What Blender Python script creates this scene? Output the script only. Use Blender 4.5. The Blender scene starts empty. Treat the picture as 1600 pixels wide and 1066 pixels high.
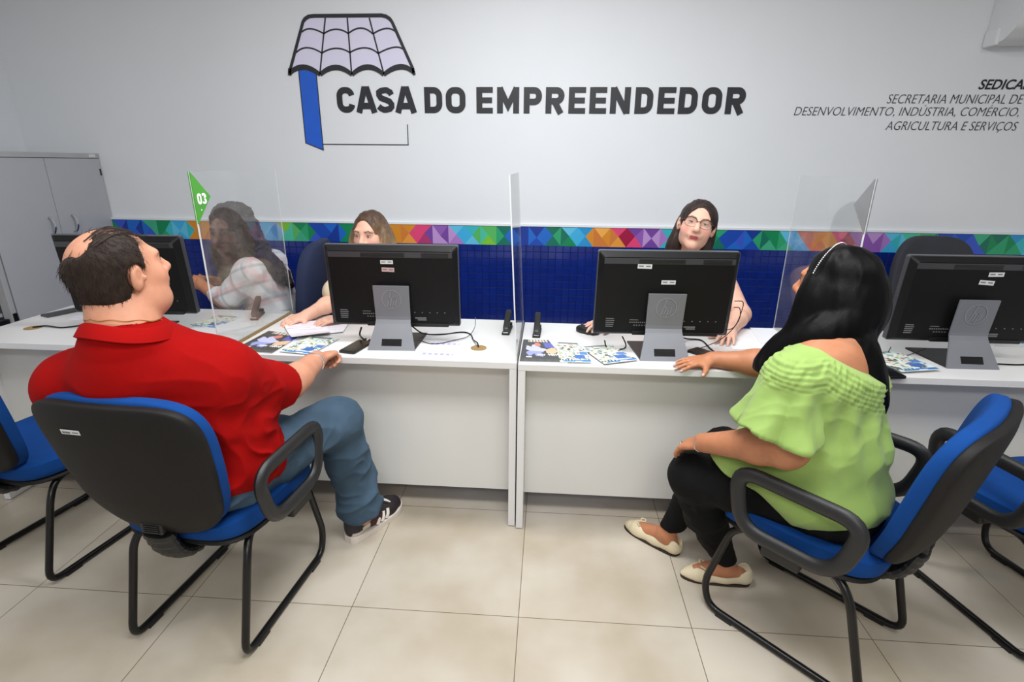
import bpy, bmesh, math, random
import numpy as np
from mathutils import Vector, Matrix, Euler

# ------------------------------------------------------------------ camera, world, lights, exposure
SC = bpy.context.scene
COL = SC.collection
PI = math.pi

def setup_camera():
    f, p, y, r, H = 829.51, 0.322345, 0.066319, -0.009650, 1.5175
    cy, sy = math.cos(y), math.sin(y); cp, sp = math.cos(p), math.sin(p); cr, sr = math.cos(r), math.sin(r)
    R = (Matrix(((cy, -sy, 0), (sy, cy, 0), (0, 0, 1))) @ Matrix(((1, 0, 0), (0, cp, sp), (0, -sp, cp)))
         @ Matrix(((cr, 0, sr), (0, 1, 0), (-sr, 0, cr))))
    x, fw, up = R.col[0], R.col[1], R.col[2]
    M = Matrix(((x[0], up[0], -fw[0], 0), (x[1], up[1], -fw[1], 0), (x[2], up[2], -fw[2], H), (0, 0, 0, 1)))
    cam = bpy.data.cameras.new('camera'); cam.lens = f / 1600 * 36; cam.sensor_width = 36; cam.sensor_fit = 'HORIZONTAL'
    cam.clip_start = 0.02
    o = bpy.data.objects.new('camera', cam); COL.objects.link(o); o.matrix_world = M
    SC.camera = o
setup_camera()

W = bpy.data.worlds.new('world'); SC.world = W; W.use_nodes = True
W.node_tree.nodes['Background'].inputs[0].default_value = (0.9, 0.95, 1.0, 1)
W.node_tree.nodes['Background'].inputs[1].default_value = 0.15

def area_light(name, loc, sx, sy, power, col=(1, 1, 1)):
    l = bpy.data.lights.new(name, 'AREA'); l.shape = 'RECTANGLE'; l.size = sx; l.size_y = sy; l.energy = power; l.color = col
    o = bpy.data.objects.new(name, l); COL.objects.link(o); o.location = loc
    return o
LAMP_COL = (0.97, 0.985, 1.0)
# office ceiling panels
area_light('ceiling_lamp', (0.1, 0.75, 2.84), 1.2, 0.6, 33, LAMP_COL)
area_light('ceiling_lamp', (-2.0, 0.9, 2.84), 1.2, 0.6, 11, LAMP_COL)
area_light('ceiling_lamp', (2.2, 0.75, 2.84), 1.2, 0.6, 14, LAMP_COL)
area_light('ceiling_lamp', (0.1, -1.4, 2.84), 1.2, 0.6, 38, LAMP_COL)
area_light('ceiling_lamp', (-0.1, 1.95, 2.84), 1.2, 0.3, 28, LAMP_COL)

SC.view_settings.view_transform = 'Standard'
SC.view_settings.look = 'None'
SC.view_settings.gamma = 1.0
SC.view_settings.use_curve_mapping = False
SC.view_settings.exposure = 0.48

# ------------------------------------------------------------------ helpers
rnd = random.Random(7)

def lin(c):
    c = c / 255.0
    return c / 12.92 if c <= 0.04045 else ((c + 0.055) / 1.055) ** 2.4
def srgb(r, g, b): return (lin(r), lin(g), lin(b), 1.0)

MATS = {}
def mat(name, rgb, rough=0.5, metal=0.0, bump=None, var=0.06, spec=0.5, attr=None, coat=0.0, vscale=9.0, sss=0.0, sheen=0.0):
    """procedural principled material; bump=(scale vector, strength, distance)"""
    if name in MATS: return MATS[name]
    m = bpy.data.materials.new(name); m.use_nodes = True
    nt = m.node_tree; N = nt.nodes; L = nt.links
    b = N['Principled BSDF']
    b.inputs['Roughness'].default_value = rough; b.inputs['Metallic'].default_value = metal
    b.inputs['Specular IOR Level'].default_value = spec
    if coat: b.inputs['Coat Weight'].default_value = coat; b.inputs['Coat Roughness'].default_value = 0.08
    if sheen: b.inputs['Sheen Weight'].default_value = sheen
    if sss:
        b.inputs['Subsurface Weight'].default_value = sss
        b.inputs['Subsurface Radius'].default_value = (0.012, 0.005, 0.003)
        b.inputs['Subsurface Scale'].default_value = 1.0
    tc = N.new('ShaderNodeTexCoord')
    nz = N.new('ShaderNodeTexNoise'); nz.inputs['Scale'].default_value = vscale; nz.inputs['Detail'].default_value = 4
    L.new(tc.outputs['Object'], nz.inputs['Vector'])
    mp = N.new('ShaderNodeMapRange'); mp.inputs[1].default_value = 0.3; mp.inputs[2].default_value = 0.7
    mp.inputs[3].default_value = 1 - var; mp.inputs[4].default_value = 1 + var
    L.new(nz.outputs['Fac'], mp.inputs[0])
    mx = N.new('ShaderNodeMix'); mx.data_type = 'RGBA'; mx.blend_type = 'MULTIPLY'; mx.inputs[0].default_value = 1.0
    if attr:
        at = N.new('ShaderNodeAttribute'); at.attribute_name = attr; L.new(at.outputs['Color'], mx.inputs[6])
    else:
        mx.inputs[6].default_value = srgb(*rgb)
    L.new(mp.outputs[0], mx.inputs[7])
    L.new(mx.outputs[2], b.inputs['Base Color'])
    if bump:
        sc, st, di = bump
        mpn = N.new('ShaderNodeMapping'); mpn.inputs['Scale'].default_value = sc if hasattr(sc, '__len__') else (sc, sc, sc)
        L.new(tc.outputs['Object'], mpn.inputs[0])
        n2 = N.new('ShaderNodeTexNoise'); n2.inputs['Scale'].default_value = 1.0; n2.inputs['Detail'].default_value = 3
        L.new(mpn.outputs[0], n2.inputs['Vector'])
        bp = N.new('ShaderNodeBump'); bp.inputs['Strength'].default_value = st; bp.inputs['Distance'].default_value = di
        L.new(n2.outputs['Fac'], bp.inputs['Height']); L.new(bp.outputs[0], b.inputs['Normal'])
    MATS[name] = m
    return m

def mesh_obj(name, V, F, material=None, parent=None, smooth=False):
    me = bpy.data.meshes.new(name)
    V = np.asarray(V, np.float32).reshape(-1, 3)
    if isinstance(F, np.ndarray):
        nf, k = F.shape
        me.vertices.add(len(V)); me.vertices.foreach_set('co', V.ravel())
        me.loops.add(nf * k); me.loops.foreach_set('vertex_index', F.astype(np.int32).ravel())
        me.polygons.add(nf); me.polygons.foreach_set('loop_start', np.arange(0, nf * k, k, dtype=np.int32))
        me.update(calc_edges=True)
    else:
        me.from_pydata([tuple(map(float, v)) for v in V], [], F)
        me.update()
    if smooth: me.polygons.foreach_set('use_smooth', np.ones(len(me.polygons), bool))
    if material:
        for mm in (material if isinstance(material, (list, tuple)) else [material]): me.materials.append(mm)
    o = bpy.data.objects.new(name, me); COL.objects.link(o)
    if parent: o.parent = parent
    return o

def thing(name, label, cat, loc=(0, 0, 0), rot=0.0, group=None):
    o = bpy.data.objects.new(name, None); COL.objects.link(o); o.empty_display_size = 0.1
    o.location = loc; o.rotation_euler = (0, 0, rot)
    return tag(o, label, cat, group)
def tag(o, label, cat, group=None):
    o['label'] = label; o['category'] = cat
    if group: o['group'] = group
    return o
def struct(o): o['kind'] = 'structure'; return o
def dup(root, label, loc, rot=0.0, group=None):
    r = root.copy(); COL.objects.link(r); r.location = loc; r.rotation_euler = (0, 0, rot); r['label'] = label
    if group: r['group'] = group
    for ch in list(root.children):
        c = ch.copy(); COL.objects.link(c); c.parent = r
        for g in list(ch.children):
            d = g.copy(); COL.objects.link(d); d.parent = c
    return r

class MB:
    """collects shapes into one mesh"""
    def __init__(s): s.V = []; s.F = []; s.M = []; s.cur = 0
    def add(s, V, F):
        n = len(s.V); s.V += [tuple(v) for v in V]; s.F += [tuple(i + n for i in f) for f in F]; s.M += [s.cur] * len(F); return s
    def box(s, lo, hi, bev=0.0, R=None):
        (x0, y0, z0), (x1, y1, z1) = lo, hi
        if bev <= 0:
            V = [(x, y, z) for z in (z0, z1) for y in (y0, y1) for x in (x0, x1)]
            F = [(0, 2, 3, 1), (4, 5, 7, 6), (0, 1, 5, 4), (2, 6, 7, 3), (0, 4, 6, 2), (1, 3, 7, 5)]
        else:
            bm = bmesh.new(); bmesh.ops.create_cube(bm, size=1)
            for v in bm.verts:
                v.co = Vector(((x0 + x1) / 2 + v.co.x * (x1 - x0), (y0 + y1) / 2 + v.co.y * (y1 - y0), (z0 + z1) / 2 + v.co.z * (z1 - z0)))
            bmesh.ops.bevel(bm, geom=bm.edges[:], offset=bev, segments=2, affect='EDGES', profile=0.6)
            bm.verts.index_update()
            V = [tuple(v.co) for v in bm.verts]; F = [tuple(v.index for v in f.verts) for f in bm.faces]; bm.free()
        if R is not None: V = [tuple(R @ Vector(v)) for v in V]
        return s.add(V, F)
    def tube(s, pts, r, seg=8, closed=False, cap=True, ry=None, up=None):
        V, F = sweep(pts, r, seg, closed, cap, ry, up); return s.add(V, F)
    def prism(s, poly, axis, a, b):
        """extrude 2d polygon along axis from a to b; axis 'x': poly=(y,z); 'y': (x,z); 'z': (x,y)"""
        def P(p, t): return {'x': (t, p[0], p[1]), 'y': (p[0], t, p[1]), 'z': (p[0], p[1], t)}[axis]
        n = len(poly); V = [P(p, a) for p in poly] + [P(p, b) for p in poly]
        F = [tuple(range(n))[::-1], tuple(range(n, 2 * n))] + [(i, (i + 1) % n, n + (i + 1) % n, n + i) for i in range(n)]
        return s.add(V, F)
    def cyl(s, c, r, h, seg=24, axis='z', r2=None):
        r2 = r if r2 is None else r2; V = []
        for t, rr in ((-h / 2, r), (h / 2, r2)):
            for i in range(seg):
                a = 2 * PI * i / seg; u, v = rr * math.cos(a), rr * math.sin(a)
                V.append({'z': (c[0] + u, c[1] + v, c[2] + t), 'y': (c[0] + u, c[1] + t, c[2] + v), 'x': (c[0] + t, c[1] + u, c[2] + v)}[axis])
        F = [tuple(range(seg))[::-1], tuple(range(seg, 2 * seg))] + [(i, (i + 1) % seg, seg + (i + 1) % seg, seg + i) for i in range(seg)]
        return s.add(V, F)
    def build(s, name, material=None, parent=None, smooth=False, fix=True):
        o = mesh_obj(name, s.V, s.F, material, parent, smooth)
        if fix:
            bm = bmesh.new(); bm.from_mesh(o.data); bmesh.ops.recalc_face_normals(bm, faces=bm.faces[:]); bm.to_mesh(o.data); bm.free()
        if isinstance(material, (list, tuple)): o.data.polygons.foreach_set('material_index', np.array(s.M, np.int32))
        if smooth:
            o.data.polygons.foreach_set('use_smooth', np.ones(len(o.data.polygons), bool))
            try: o.data.set_sharp_from_angle(angle=0.7)
            except Exception: pass
        return o

def sweep(pts, r, seg=8, closed=False, cap=True, ry=None, up=None):
    P = [Vector(p) for p in pts]; n = len(P)
    ry = r if ry is None else ry
    T = []
    for i in range(n):
        a = P[(i - 1) % n] if (closed or i > 0) else P[i]; b = P[(i + 1) % n] if (closed or i < n - 1) else P[i]
        T.append((b - a).normalized())
    nrm = Vector(up) if up is not None else (Vector((0, 0, 1)) if abs(T[0].z) < 0.9 else Vector((1, 0, 0)))
    V = []
    for i in range(n):
        t = T[i]
        nrm = (Vector(up) if up is not None else nrm); nrm = (nrm - t * nrm.dot(t)).normalized(); bn = t.cross(nrm)
        rr = r[i] if hasattr(r, '__len__') else r; r2 = ry[i] if hasattr(ry, '__len__') else ry
        for k in range(seg):
            a = 2 * PI * k / seg
            V.append(P[i] + nrm * (math.cos(a) * rr) + bn * (math.sin(a) * r2))
    F = []
    for i in range(n if closed else n - 1):
        j = (i + 1) % n
        for k in range(seg):
            l = (k + 1) % seg
            F.append((i * seg + k, i * seg + l, j * seg + l, j * seg + k))
    if cap and not closed:
        F.append(tuple(range(seg))[::-1]); F.append(tuple((n - 1) * seg + k for k in range(seg)))
    return V, F

def fillet(pts, rad, closed=False, n=6):
    P = [Vector(p) for p in pts]; m = len(P); out = []
    for i in range(m):
        if not closed and i in (0, m - 1): out.append(P[i]); continue
        a, b, c = P[(i - 1) % m], P[i], P[(i + 1) % m]
        d = min(rad, (a - b).length * 0.49, (c - b).length * 0.49)
        p, q = b + (a - b).normalized() * d, b + (c - b).normalized() * d
        for k in range(n + 1):
            t = k / n; out.append(p * (1 - t) ** 2 + b * 2 * t * (1 - t) + q * t * t)
    return out

def spline(pts, n=8):
    """Catmull-Rom through points"""
    P = [Vector(p) for p in pts]; P = [P[0] * 2 - P[1]] + P + [P[-1] * 2 - P[-2]]; out = []
    for i in range(1, len(P) - 2):
        for k in range(n):
            t = k / n; a, b, c, d = P[i - 1:i + 3]
            out.append(0.5 * ((2 * b) + (c - a) * t + (2 * a - 5 * b + 4 * c - d) * t * t + (3 * b - a - 3 * c + d) * t ** 3))
    out.append(P[-2]); return out

def superell(a, b, c, e1=0.4, e2=0.4, nu=48, nv=24, fn=None):
    V = []; F = []
    pw = lambda x, e: math.copysign(abs(x) ** e, x)
    for j in range(1, nv):
        v = -PI / 2 + PI * j / nv
        for i in range(nu):
            u = 2 * PI * i / nu
            p = [a * pw(math.cos(v), e1) * pw(math.cos(u), e2), b * pw(math.cos(v), e1) * pw(math.sin(u), e2), c * pw(math.sin(v), e1)]
            V.append(p)
    V.append([0, 0, -c]); V.append([0, 0, c]); s, t = len(V) - 2, len(V) - 1
    for j in range(nv - 2):
        for i in range(nu):
            k = (i + 1) % nu; F.append((j * nu + i, j * nu + k, (j + 1) * nu + k, (j + 1) * nu + i))
    for i in range(nu):
        k = (i + 1) % nu; F.append((s, k, i)); F.append((t, (nv - 2) * nu + i, (nv - 2) * nu + k))
    if fn: V = [fn(*p) for p in V]
    return V, F

# numpy value noise
_RT = np.random.RandomState(11).rand(32, 32, 32).astype(np.float32)
def vnoise(X, Y, Z):
    i, j, k = np.floor(X), np.floor(Y), np.floor(Z)
    f, g, h = X - i, Y - j, Z - k
    f = f * f * (3 - 2 * f); g = g * g * (3 - 2 * g); h = h * h * (3 - 2 * h)
    i = i.astype(int) % 32; j = j.astype(int) % 32; k = k.astype(int) % 32
    i1, j1, k1 = (i + 1) % 32, (j + 1) % 32, (k + 1) % 32
    R = _RT
    a = R[i, j, k] * (1 - f) + R[i1, j, k] * f; b = R[i, j1, k] * (1 - f) + R[i1, j1, k] * f
    c = R[i, j, k1] * (1 - f) + R[i1, j, k1] * f; d = R[i, j1, k1] * (1 - f) + R[i1, j1, k1] * f
    return (a * (1 - g) + b * g) * (1 - h) + (c * (1 - g) + d * g) * h - 0.5

# ------------------------------------------------------------------ materials
m_wall = mat('wall_paint', (226, 229, 233), 0.55, var=0.015, bump=(120, 0.08, 0.002), vscale=2)
m_ceil = mat('ceiling_paint', (232, 232, 230), 0.8, var=0.01)
m_white = mat('white_laminate', (222, 221, 220), 0.28, var=0.012, vscale=3)
m_panel = mat('white_panel', (222, 221, 217), 0.35, var=0.012, vscale=3)
m_shadow = mat('dark_plinth', (70, 62, 55), 0.7)
m_black = mat('black_plastic', (17, 17, 18), 0.42, bump=(900, 0.1, 0.001))
m_blacksm = mat('black_gloss', (12, 12, 14), 0.25)
m_moncase = mat('monitor_case', (12, 12, 13), 0.5, spec=0.25, bump=(1200, 0.1, 0.001))
m_monrim = mat('monitor_rim', (92, 94, 98), 0.35, 0.6)
m_monstrip = mat('monitor_strip', (58, 58, 62), 0.4)
m_stand = mat('silver_stand', (126, 128, 134), 0.42, 0.35, var=0.03)
m_logo = mat('stand_emblem', (142, 144, 150), 0.5, 0.35)
m_shell = mat('chair_shell', (24, 22, 21), 0.6, bump=(500, 0.25, 0.001), spec=0.25)
m_arm = mat('chair_arm_plastic', (27, 27, 29), 0.45, bump=(500, 0.2, 0.001))
m_blue = mat('blue_chair_fabric', (10, 62, 128), 0.9, bump=(700, 0.5, 0.001), spec=.2)
m_navy = mat('navy_chair_fabric', (22, 34, 66), 0.85, bump=(700, 0.4, 0.001))
m_grayfab = mat('charcoal_chair_fabric', (46, 47, 55), 0.8, bump=(700, 0.4, 0.001))
m_tube = mat('black_steel', (14, 13, 13), 0.3, 0.2)
m_wood = mat('raw_chipboard', (152, 124, 78), 0.8, var=0.15, bump=(300, 0.4, 0.001), vscale=60)
m_grey = mat('grey_laminate', (176, 177, 183), 0.45, var=0.01)
m_greytrim = mat('grey_trim', (172, 173, 175), 0.4)
m_chrome = mat('chrome', (200, 200, 205), 0.2, 1.0)
m_dkgrey = mat('dark_grey', (70, 71, 74), 0.5)
m_paper = mat('white_paper', (238, 237, 242), 0.7, var=0.01)
m_ink = mat('sign_black', (31, 32, 38), 0.45)
m_ink2 = mat('sign_grey', (52, 53, 58), 0.45)
m_lav = mat('sign_lavender', (222, 218, 240), 0.5, var=0.01)
m_signblue = mat('sign_blue', (22, 92, 205), 0.45)
m_green = mat('flag_green', (72, 156, 48), 0.4)
m_flaggrey = mat('flag_grey', (128, 130, 132), 0.45)
m_flagwhite = mat('flag_white', (240, 244, 240), 0.5)
m_ac = mat('ac_plastic', (222, 224, 226), 0.4, var=0.01)
m_print = mat('printed_colors', (255, 255, 255), 0.32, attr='tint', var=0.02)
m_gold = mat('gold', (222, 176, 96), 0.25, 1.0)
m_silver = mat('silver', (225, 225, 228), 0.2, 1.0)
m_sticker = mat('sticker', (214, 216, 214), 0.5, var=0.05, vscale=60)
m_stickpink = mat('sticker_pink', (196, 160, 160), 0.5)
m_stickgrey = mat('sticker_print', (110, 112, 112), 0.6)

def mat_floor():
    m = bpy.data.materials.new('floor_tile'); m.use_nodes = True; N = m.node_tree.nodes; L = m.node_tree.links; b = N['Principled BSDF']
    tc = N.new('ShaderNodeTexCoord'); mp = N.new('ShaderNodeMapping'); L.new(tc.outputs['Object'], mp.inputs[0])
    br = N.new('ShaderNodeTexBrick'); br.offset = 0; br.squash = 1
    br.inputs['Scale'].default_value = 1; br.inputs['Brick Width'].default_value = 0.6; br.inputs['Row Height'].default_value = 0.6
    br.inputs['Mortar Size'].default_value = 0.0016; br.inputs['Mortar Smooth'].default_value = 0.3; br.inputs['Bias'].default_value = 0
    br.inputs['Color1'].default_value = srgb(194, 186, 173); br.inputs['Color2'].default_value = srgb(188, 180, 167); br.inputs['Mortar'].default_value = srgb(112, 98, 80)
    mp.inputs['Location'].default_value = (1.265 + 1.8, -1.4669 + 6.0, 0)
    L.new(mp.outputs[0], br.inputs['Vector'])
    n1 = N.new('ShaderNodeTexNoise'); n1.inputs['Scale'].default_value = 2.3; n1.inputs['Detail'].default_value = 6; L.new(tc.outputs['Object'], n1.inputs['Vector'])
    cr = N.new('ShaderNodeValToRGB'); cr.color_ramp.elements[0].position = 0.35; cr.color_ramp.elements[0].color = (0.80, 0.75, 0.66, 1)
    cr.color_ramp.elements[1].position = 0.62; cr.color_ramp.elements[1].color = (1.04, 1.03, 1.02, 1); L.new(n1.outputs['Fac'], cr.inputs[0])
    mx = N.new('ShaderNodeMix'); mx.data_type = 'RGBA'; mx.blend_type = 'MULTIPLY'; mx.inputs[0].default_value = 1
    L.new(br.outputs['Color'], mx.inputs[6]); L.new(cr.outputs[0], mx.inputs[7]); L.new(mx.outputs[2], b.inputs['Base Color'])
    b.inputs['Roughness'].default_value = 0.3
    bp = N.new('ShaderNodeBump'); bp.inputs['Strength'].default_value = 0.3; bp.inputs['Distance'].default_value = 0.002; bp.invert = True
    L.new(br.outputs['Fac'], bp.inputs['Height']); L.new(bp.outputs[0], b.inputs['Normal'])
    return m
m_floor = mat_floor()

def mat_dado():
    m = bpy.data.materials.new('blue_mosaic'); m.use_nodes = True; N = m.node_tree.nodes; L = m.node_tree.links; b = N['Principled BSDF']
    tc = N.new('ShaderNodeTexCoord'); mp = N.new('ShaderNodeMapping'); L.new(tc.outputs['Object'], mp.inputs[0])
    mp.inputs['Rotation'].default_value = (PI / 2, 0, 0)
    br = N.new('ShaderNodeTexBrick'); br.offset = 0
    br.inputs['Scale'].default_value = 1; br.inputs['Brick Width'].default_value = 0.0485; br.inputs['Row Height'].default_value = 0.0485
    br.inputs['Mortar Size'].default_value = 0.003; br.inputs['Mortar Smooth'].default_value = 0.9
    br.inputs['Color1'].default_value = srgb(14, 40, 126); br.inputs['Color2'].default_value = srgb(12, 36, 118); br.inputs['Mortar'].default_value = srgb(14, 36, 108)
    L.new(mp.outputs[0], br.inputs['Vector']); L.new(br.outputs['Color'], b.inputs['Base Color'])
    b.inputs['Roughness'].default_value = 0.12
    bp = N.new('ShaderNodeBump'); bp.inputs['Strength'].default_value = 1.0; bp.inputs['Distance'].default_value = 0.004; bp.invert = True
    L.new(br.outputs['Fac'], bp.inputs['Height']); L.new(bp.outputs[0], b.inputs['Normal'])
    return m
m_dado = mat_dado()

def mat_acrylic():
    m = bpy.data.materials.new('clear_acrylic'); m.use_nodes = True; N = m.node_tree.nodes; L = m.node_tree.links
    N.remove(N['Principled BSDF']); out = N['Material Output']
    tr = N.new('ShaderNodeBsdfTransparent'); tr.inputs[0].default_value = (0.955, 0.965, 0.965, 1)
    gl = N.new('ShaderNodeBsdfGlossy'); gl.inputs['Roughness'].default_value = 0.03
    df = N.new('ShaderNodeBsdfDiffuse'); df.inputs[0].default_value = (0.8, 0.82, 0.85, 1)
    tc = N.new('ShaderNodeTexCoord'); nz = N.new('ShaderNodeTexNoise'); nz.inputs['Scale'].default_value = 7; nz.inputs['Detail'].default_value = 5
    L.new(tc.outputs['Object'], nz.inputs['Vector'])
    mp = N.new('ShaderNodeMapRange'); mp.inputs[1].default_value = 0.35; mp.inputs[2].default_value = 0.8; mp.inputs[3].default_value = 0.015; mp.inputs[4].default_value = 0.05
    L.new(nz.outputs['Fac'], mp.inputs[0])
    fr = N.new('ShaderNodeFresnel')
    gm = N.new('ShaderNodeNewGeometry'); io = N.new('ShaderNodeMapRange'); io.inputs[3].default_value = 1.5; io.inputs[4].default_value = 1 / 1.5
    L.new(gm.outputs['Backfacing'], io.inputs[0]); L.new(io.outputs[0], fr.inputs[0])
    a = N.new('ShaderNodeMixShader'); L.new(mp.outputs[0], a.inputs[0]); L.new(tr.outputs[0], a.inputs[1]); L.new(df.outputs[0], a.inputs[2])
    b = N.new('ShaderNodeMixShader'); L.new(fr.outputs[0], b.inputs[0]); L.new(a.outputs[0], b.inputs[1]); L.new(gl.outputs[0], b.inputs[2])
    L.new(b.outputs[0], out.inputs[0]); return m
m_acrylic = mat_acrylic()
m_acryledge = mat('acrylic_edge', (226, 230, 232), 0.15, spec=0.8)

# ------------------------------------------------------------------ room
XL, XR, YB, YF, ZC = -3.47, 4.3, 3.5, -3.0, 2.85
def slab(name, lo, hi, m): return struct(MB().box(lo, hi).build(name, m))
slab('floor', (XL - .1, YF - .1, -0.1), (XR + .1, YB + .6, 0), m_floor)
slab('ceiling', (XL - .1, YF - .1, ZC), (XR + .1, YB + .6, ZC + .1), m_ceil)
slab('wall_left', (XL - .1, YF - .1, 0), (XL, YB + .6, ZC), m_wall)
slab('wall_right', (XR, YF - .1, 0), (XR + .1, YB + .6, ZC), m_wall)
slab('wall_front', (XL, YF - .1, 0), (XR, YF, ZC), m_wall)
CX = -2.966          # face of the tall cabinet that stands along the left wall
slab('wall_back', (XL, YB, 0), (XR, YB + .1, ZC), m_wall)
ZS0, ZS1 = 1.012, 1.135
slab('trim_1', (CX, YB - .012, 0), (XR, YB - .0005, ZS0), m_dado)
o = slab('trim_3', (CX, YB - .018, ZS1), (XR, YB - .0005, ZS1 + .012), m_wall)

def strip():
    """printed band of coloured triangles along the wall"""
    th = {'g': [(0, 134, 84), (38, 158, 108), (8, 110, 90), (58, 170, 130)], 'c': [(62, 172, 222), (40, 146, 206), (96, 190, 226), (56, 180, 190)],
          'o': [(226, 152, 62), (206, 122, 58), (238, 172, 84), (214, 140, 44)], 'r': [(205, 34, 92), (158, 26, 66), (224, 70, 120), (170, 60, 110)],
          'p': [(142, 92, 176), (168, 122, 196), (116, 70, 158), (186, 148, 208)], 'y': [(122, 192, 54), (158, 204, 60), (84, 180, 96), (70, 190, 160)],
          'b': [(18, 70, 172), (24, 102, 198), (14, 54, 148), (52, 84, 196)]}
    seq = [('g', .17), ('c', .13), ('o', .19), ('r', .10), ('p', .17), ('c', .16), ('y', .11), ('g', .10), ('b', .22)]
    per = sum(w for _, w in seq)
    def theme(x):
        t = (x + 2.72 + 3 * per) % per
        for k, w in seq:
            if t < w: return k
            t -= w
        return 'b'
    w = 0.105; V = []; F = []; C = []
    r = random.Random(3); y = YB - .0135
    n = int((XR - CX) / w) + 1
    for i in range(n):
        x0, x1 = CX + i * w, min(CX + (i + 1) * w, XR); xm = (x0 + x1) / 2; zm = (ZS0 + ZS1) / 2 + r.uniform(-.012, .012)
        b = len(V); V += [(x0, y, ZS0), (x1, y, ZS0), (x1, y, ZS1), (x0, y, ZS1), (xm, y, zm)]
        for f, cx in (((0, 1, 4), xm - .02), ((1, 2, 4), xm + .05), ((2, 3, 4), xm + .03), ((3, 0, 4), xm - .05)):
            F.append(tuple(b + k for k in f)); C.append(th[theme(cx)][r.randrange(4)])
    n0 = len(V); V += [(x, yy, z) for z in (ZS0, ZS1) for yy in (YB - .0005, y) for x in (CX, XR)]
    F += [tuple(n0 + k for k in f) for f in ((0, 2, 3, 1), (4, 5, 7, 6), (2, 6, 4, 0), (1, 5, 7, 3), (0, 4, 5, 1))]; C += [(20, 80, 170)] * 5
    o = mesh_obj('trim_2', V, F, m_print)
    paint_faces(o, C); return struct(o)
def paint_faces(o, C):
    me = o.data; a = me.color_attributes.new('tint', 'FLOAT_COLOR', 'CORNER')
    tot = np.zeros(len(me.polygons), np.int32); me.polygons.foreach_get('loop_total', tot)
    cc = np.array([srgb(*c) for c in C], np.float32); a.data.foreach_set('color', np.repeat(cc, tot, axis=0).ravel())
strip()
slab('baseboard_left', (XL, YF, 0), (XL + .012, YB - .0, 0.07), m_panel)

# ------------------------------------------------------------------ sign on the wall
YW = YB - 0.0008
def ribbon(mb, pts, w, th=0.003, y=YW, closed=False):
    """flat raised stroke on the back wall through (x, z) points; w number or list"""
    P = [Vector((p[0], p[1])) for p in pts]; n = len(P); L = []; R = []
    for i in range(n):
        a = P[i - 1] if (i > 0 or closed) else P[i]; b = P[(i + 1) % n] if (i < n - 1 or closed) else P[i]
        d1 = (P[i] - a).normalized() if (P[i] - a).length > 1e-9 else None
        d2 = (b - P[i]).normalized() if (b - P[i]).length > 1e-9 else None
        d = ((d1 or d2) + (d2 or d1)).normalized(); nn = Vector((-d.y, d.x))
        c = max(0.5, nn.dot(Vector((-(d1 or d2).y, (d1 or d2).x))))
        ww = (w[i] if hasattr(w, '__len__') else w) / 2 / c
        L.append(P[i] + nn * ww); R.append(P[i] - nn * ww)
    V = [(p.x, y, p.y) for p in L] + [(p.x, y, p.y) for p in R] + [(p.x, y - th, p.y) for p in L] + [(p.x, y - th, p.y) for p in R]
    F = []
    for i in range(n if closed else n - 1):
        j = (i + 1) % n
        F += [(2 * n + i, 2 * n + j, 3 * n + j, 3 * n + i), (i, j, 2 * n + j, 2 * n + i), (n + i, 3 * n + i, 3 * n + j, n + j)]
    if not closed: F += [(0, 2 * n, 3 * n, n), (n - 1, 2 * n - 1, 4 * n - 1, 3 * n - 1)]
    mb.add(V, F)
def arc3(a, b, c, n=10):
    """quadratic through three points"""
    a, b, c = Vector(a), Vector(b), Vector(c); k = b * 2 - (a + c) * 0.5
    return [a * (1 - t) ** 2 + k * 2 * t * (1 - t) + c * t * t for t in [i / n for i in range(n + 1)]]

sign = thing('wall_sign', 'large wall sign with big black lettering and a blue post under a tiled roof', 'sign', (-0.2, YW, 1.6))
def at_sign(o, root=sign):
    o.parent = root; o.matrix_parent_inverse = Matrix.Translation(-Vector(root.location)); return o
roof = [(-1.605, 2.05), (-1.495, 2.305), (-1.48, 2.321), (-1.457, 2.333), (-1.426, 2.336), (-1.018, 2.336), (-.99, 2.33), (-.97, 2.318), (-.957, 2.302), (-.843, 2.049)]
r3 = [[(-1.611, 2.03), (-1.519, 2.064), (-1.42, 2.022)], [(-1.42, 2.022), (-1.319, 2.062), (-1.222, 2.022)], [(-1.222, 2.022), (-1.121, 2.064), (-1.026, 2.022)], [(-1.026, 2.022), (-.922, 2.065), (-.84, 2.032)]]
poly = list(roof)
for a in r3[::-1]: poly += [tuple(p) for p in arc3(*a)][::-1]
mb = MB(); mb.prism(poly, 'y', YW - .002, YW); at_sign(mb.build('roof_tiles', m_lav, None))
mb = MB(); ribbon(mb, roof, [.017] * 2 + [.02] * 6 + [.017] * 2, .005)
for l in ([(-1.357, 2.326), (-1.421, 2.03)], [(-1.224, 2.325), (-1.224, 2.03)], [(-1.092, 2.324), (-1.026, 2.03)]): ribbon(mb, l, .0085, .004)
for row in ([[(-1.508, 2.252), (-1.451, 2.269), (-1.374, 2.243)], [(-1.374, 2.243), (-1.297, 2.266), (-1.225, 2.243)], [(-1.225, 2.243), (-1.146, 2.271), (-1.076, 2.24)], [(-1.076, 2.24), (-.996, 2.268), (-.937, 2.25)]],
            [[(-1.556, 2.143), (-1.484, 2.169), (-1.397, 2.14)], [(-1.397, 2.14), (-1.307, 2.165), (-1.225, 2.142)], [(-1.225, 2.142), (-1.13, 2.167), (-1.052, 2.137)], [(-1.052, 2.137), (-.955, 2.169), (-.896, 2.157)]]):
    for a in row: ribbon(mb, arc3(*a), .0085, .004)
for a in r3: ribbon(mb, arc3(*a), [.022 + .008 * math.sin(PI * i / 10) for i in range(11)], .005)
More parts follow.
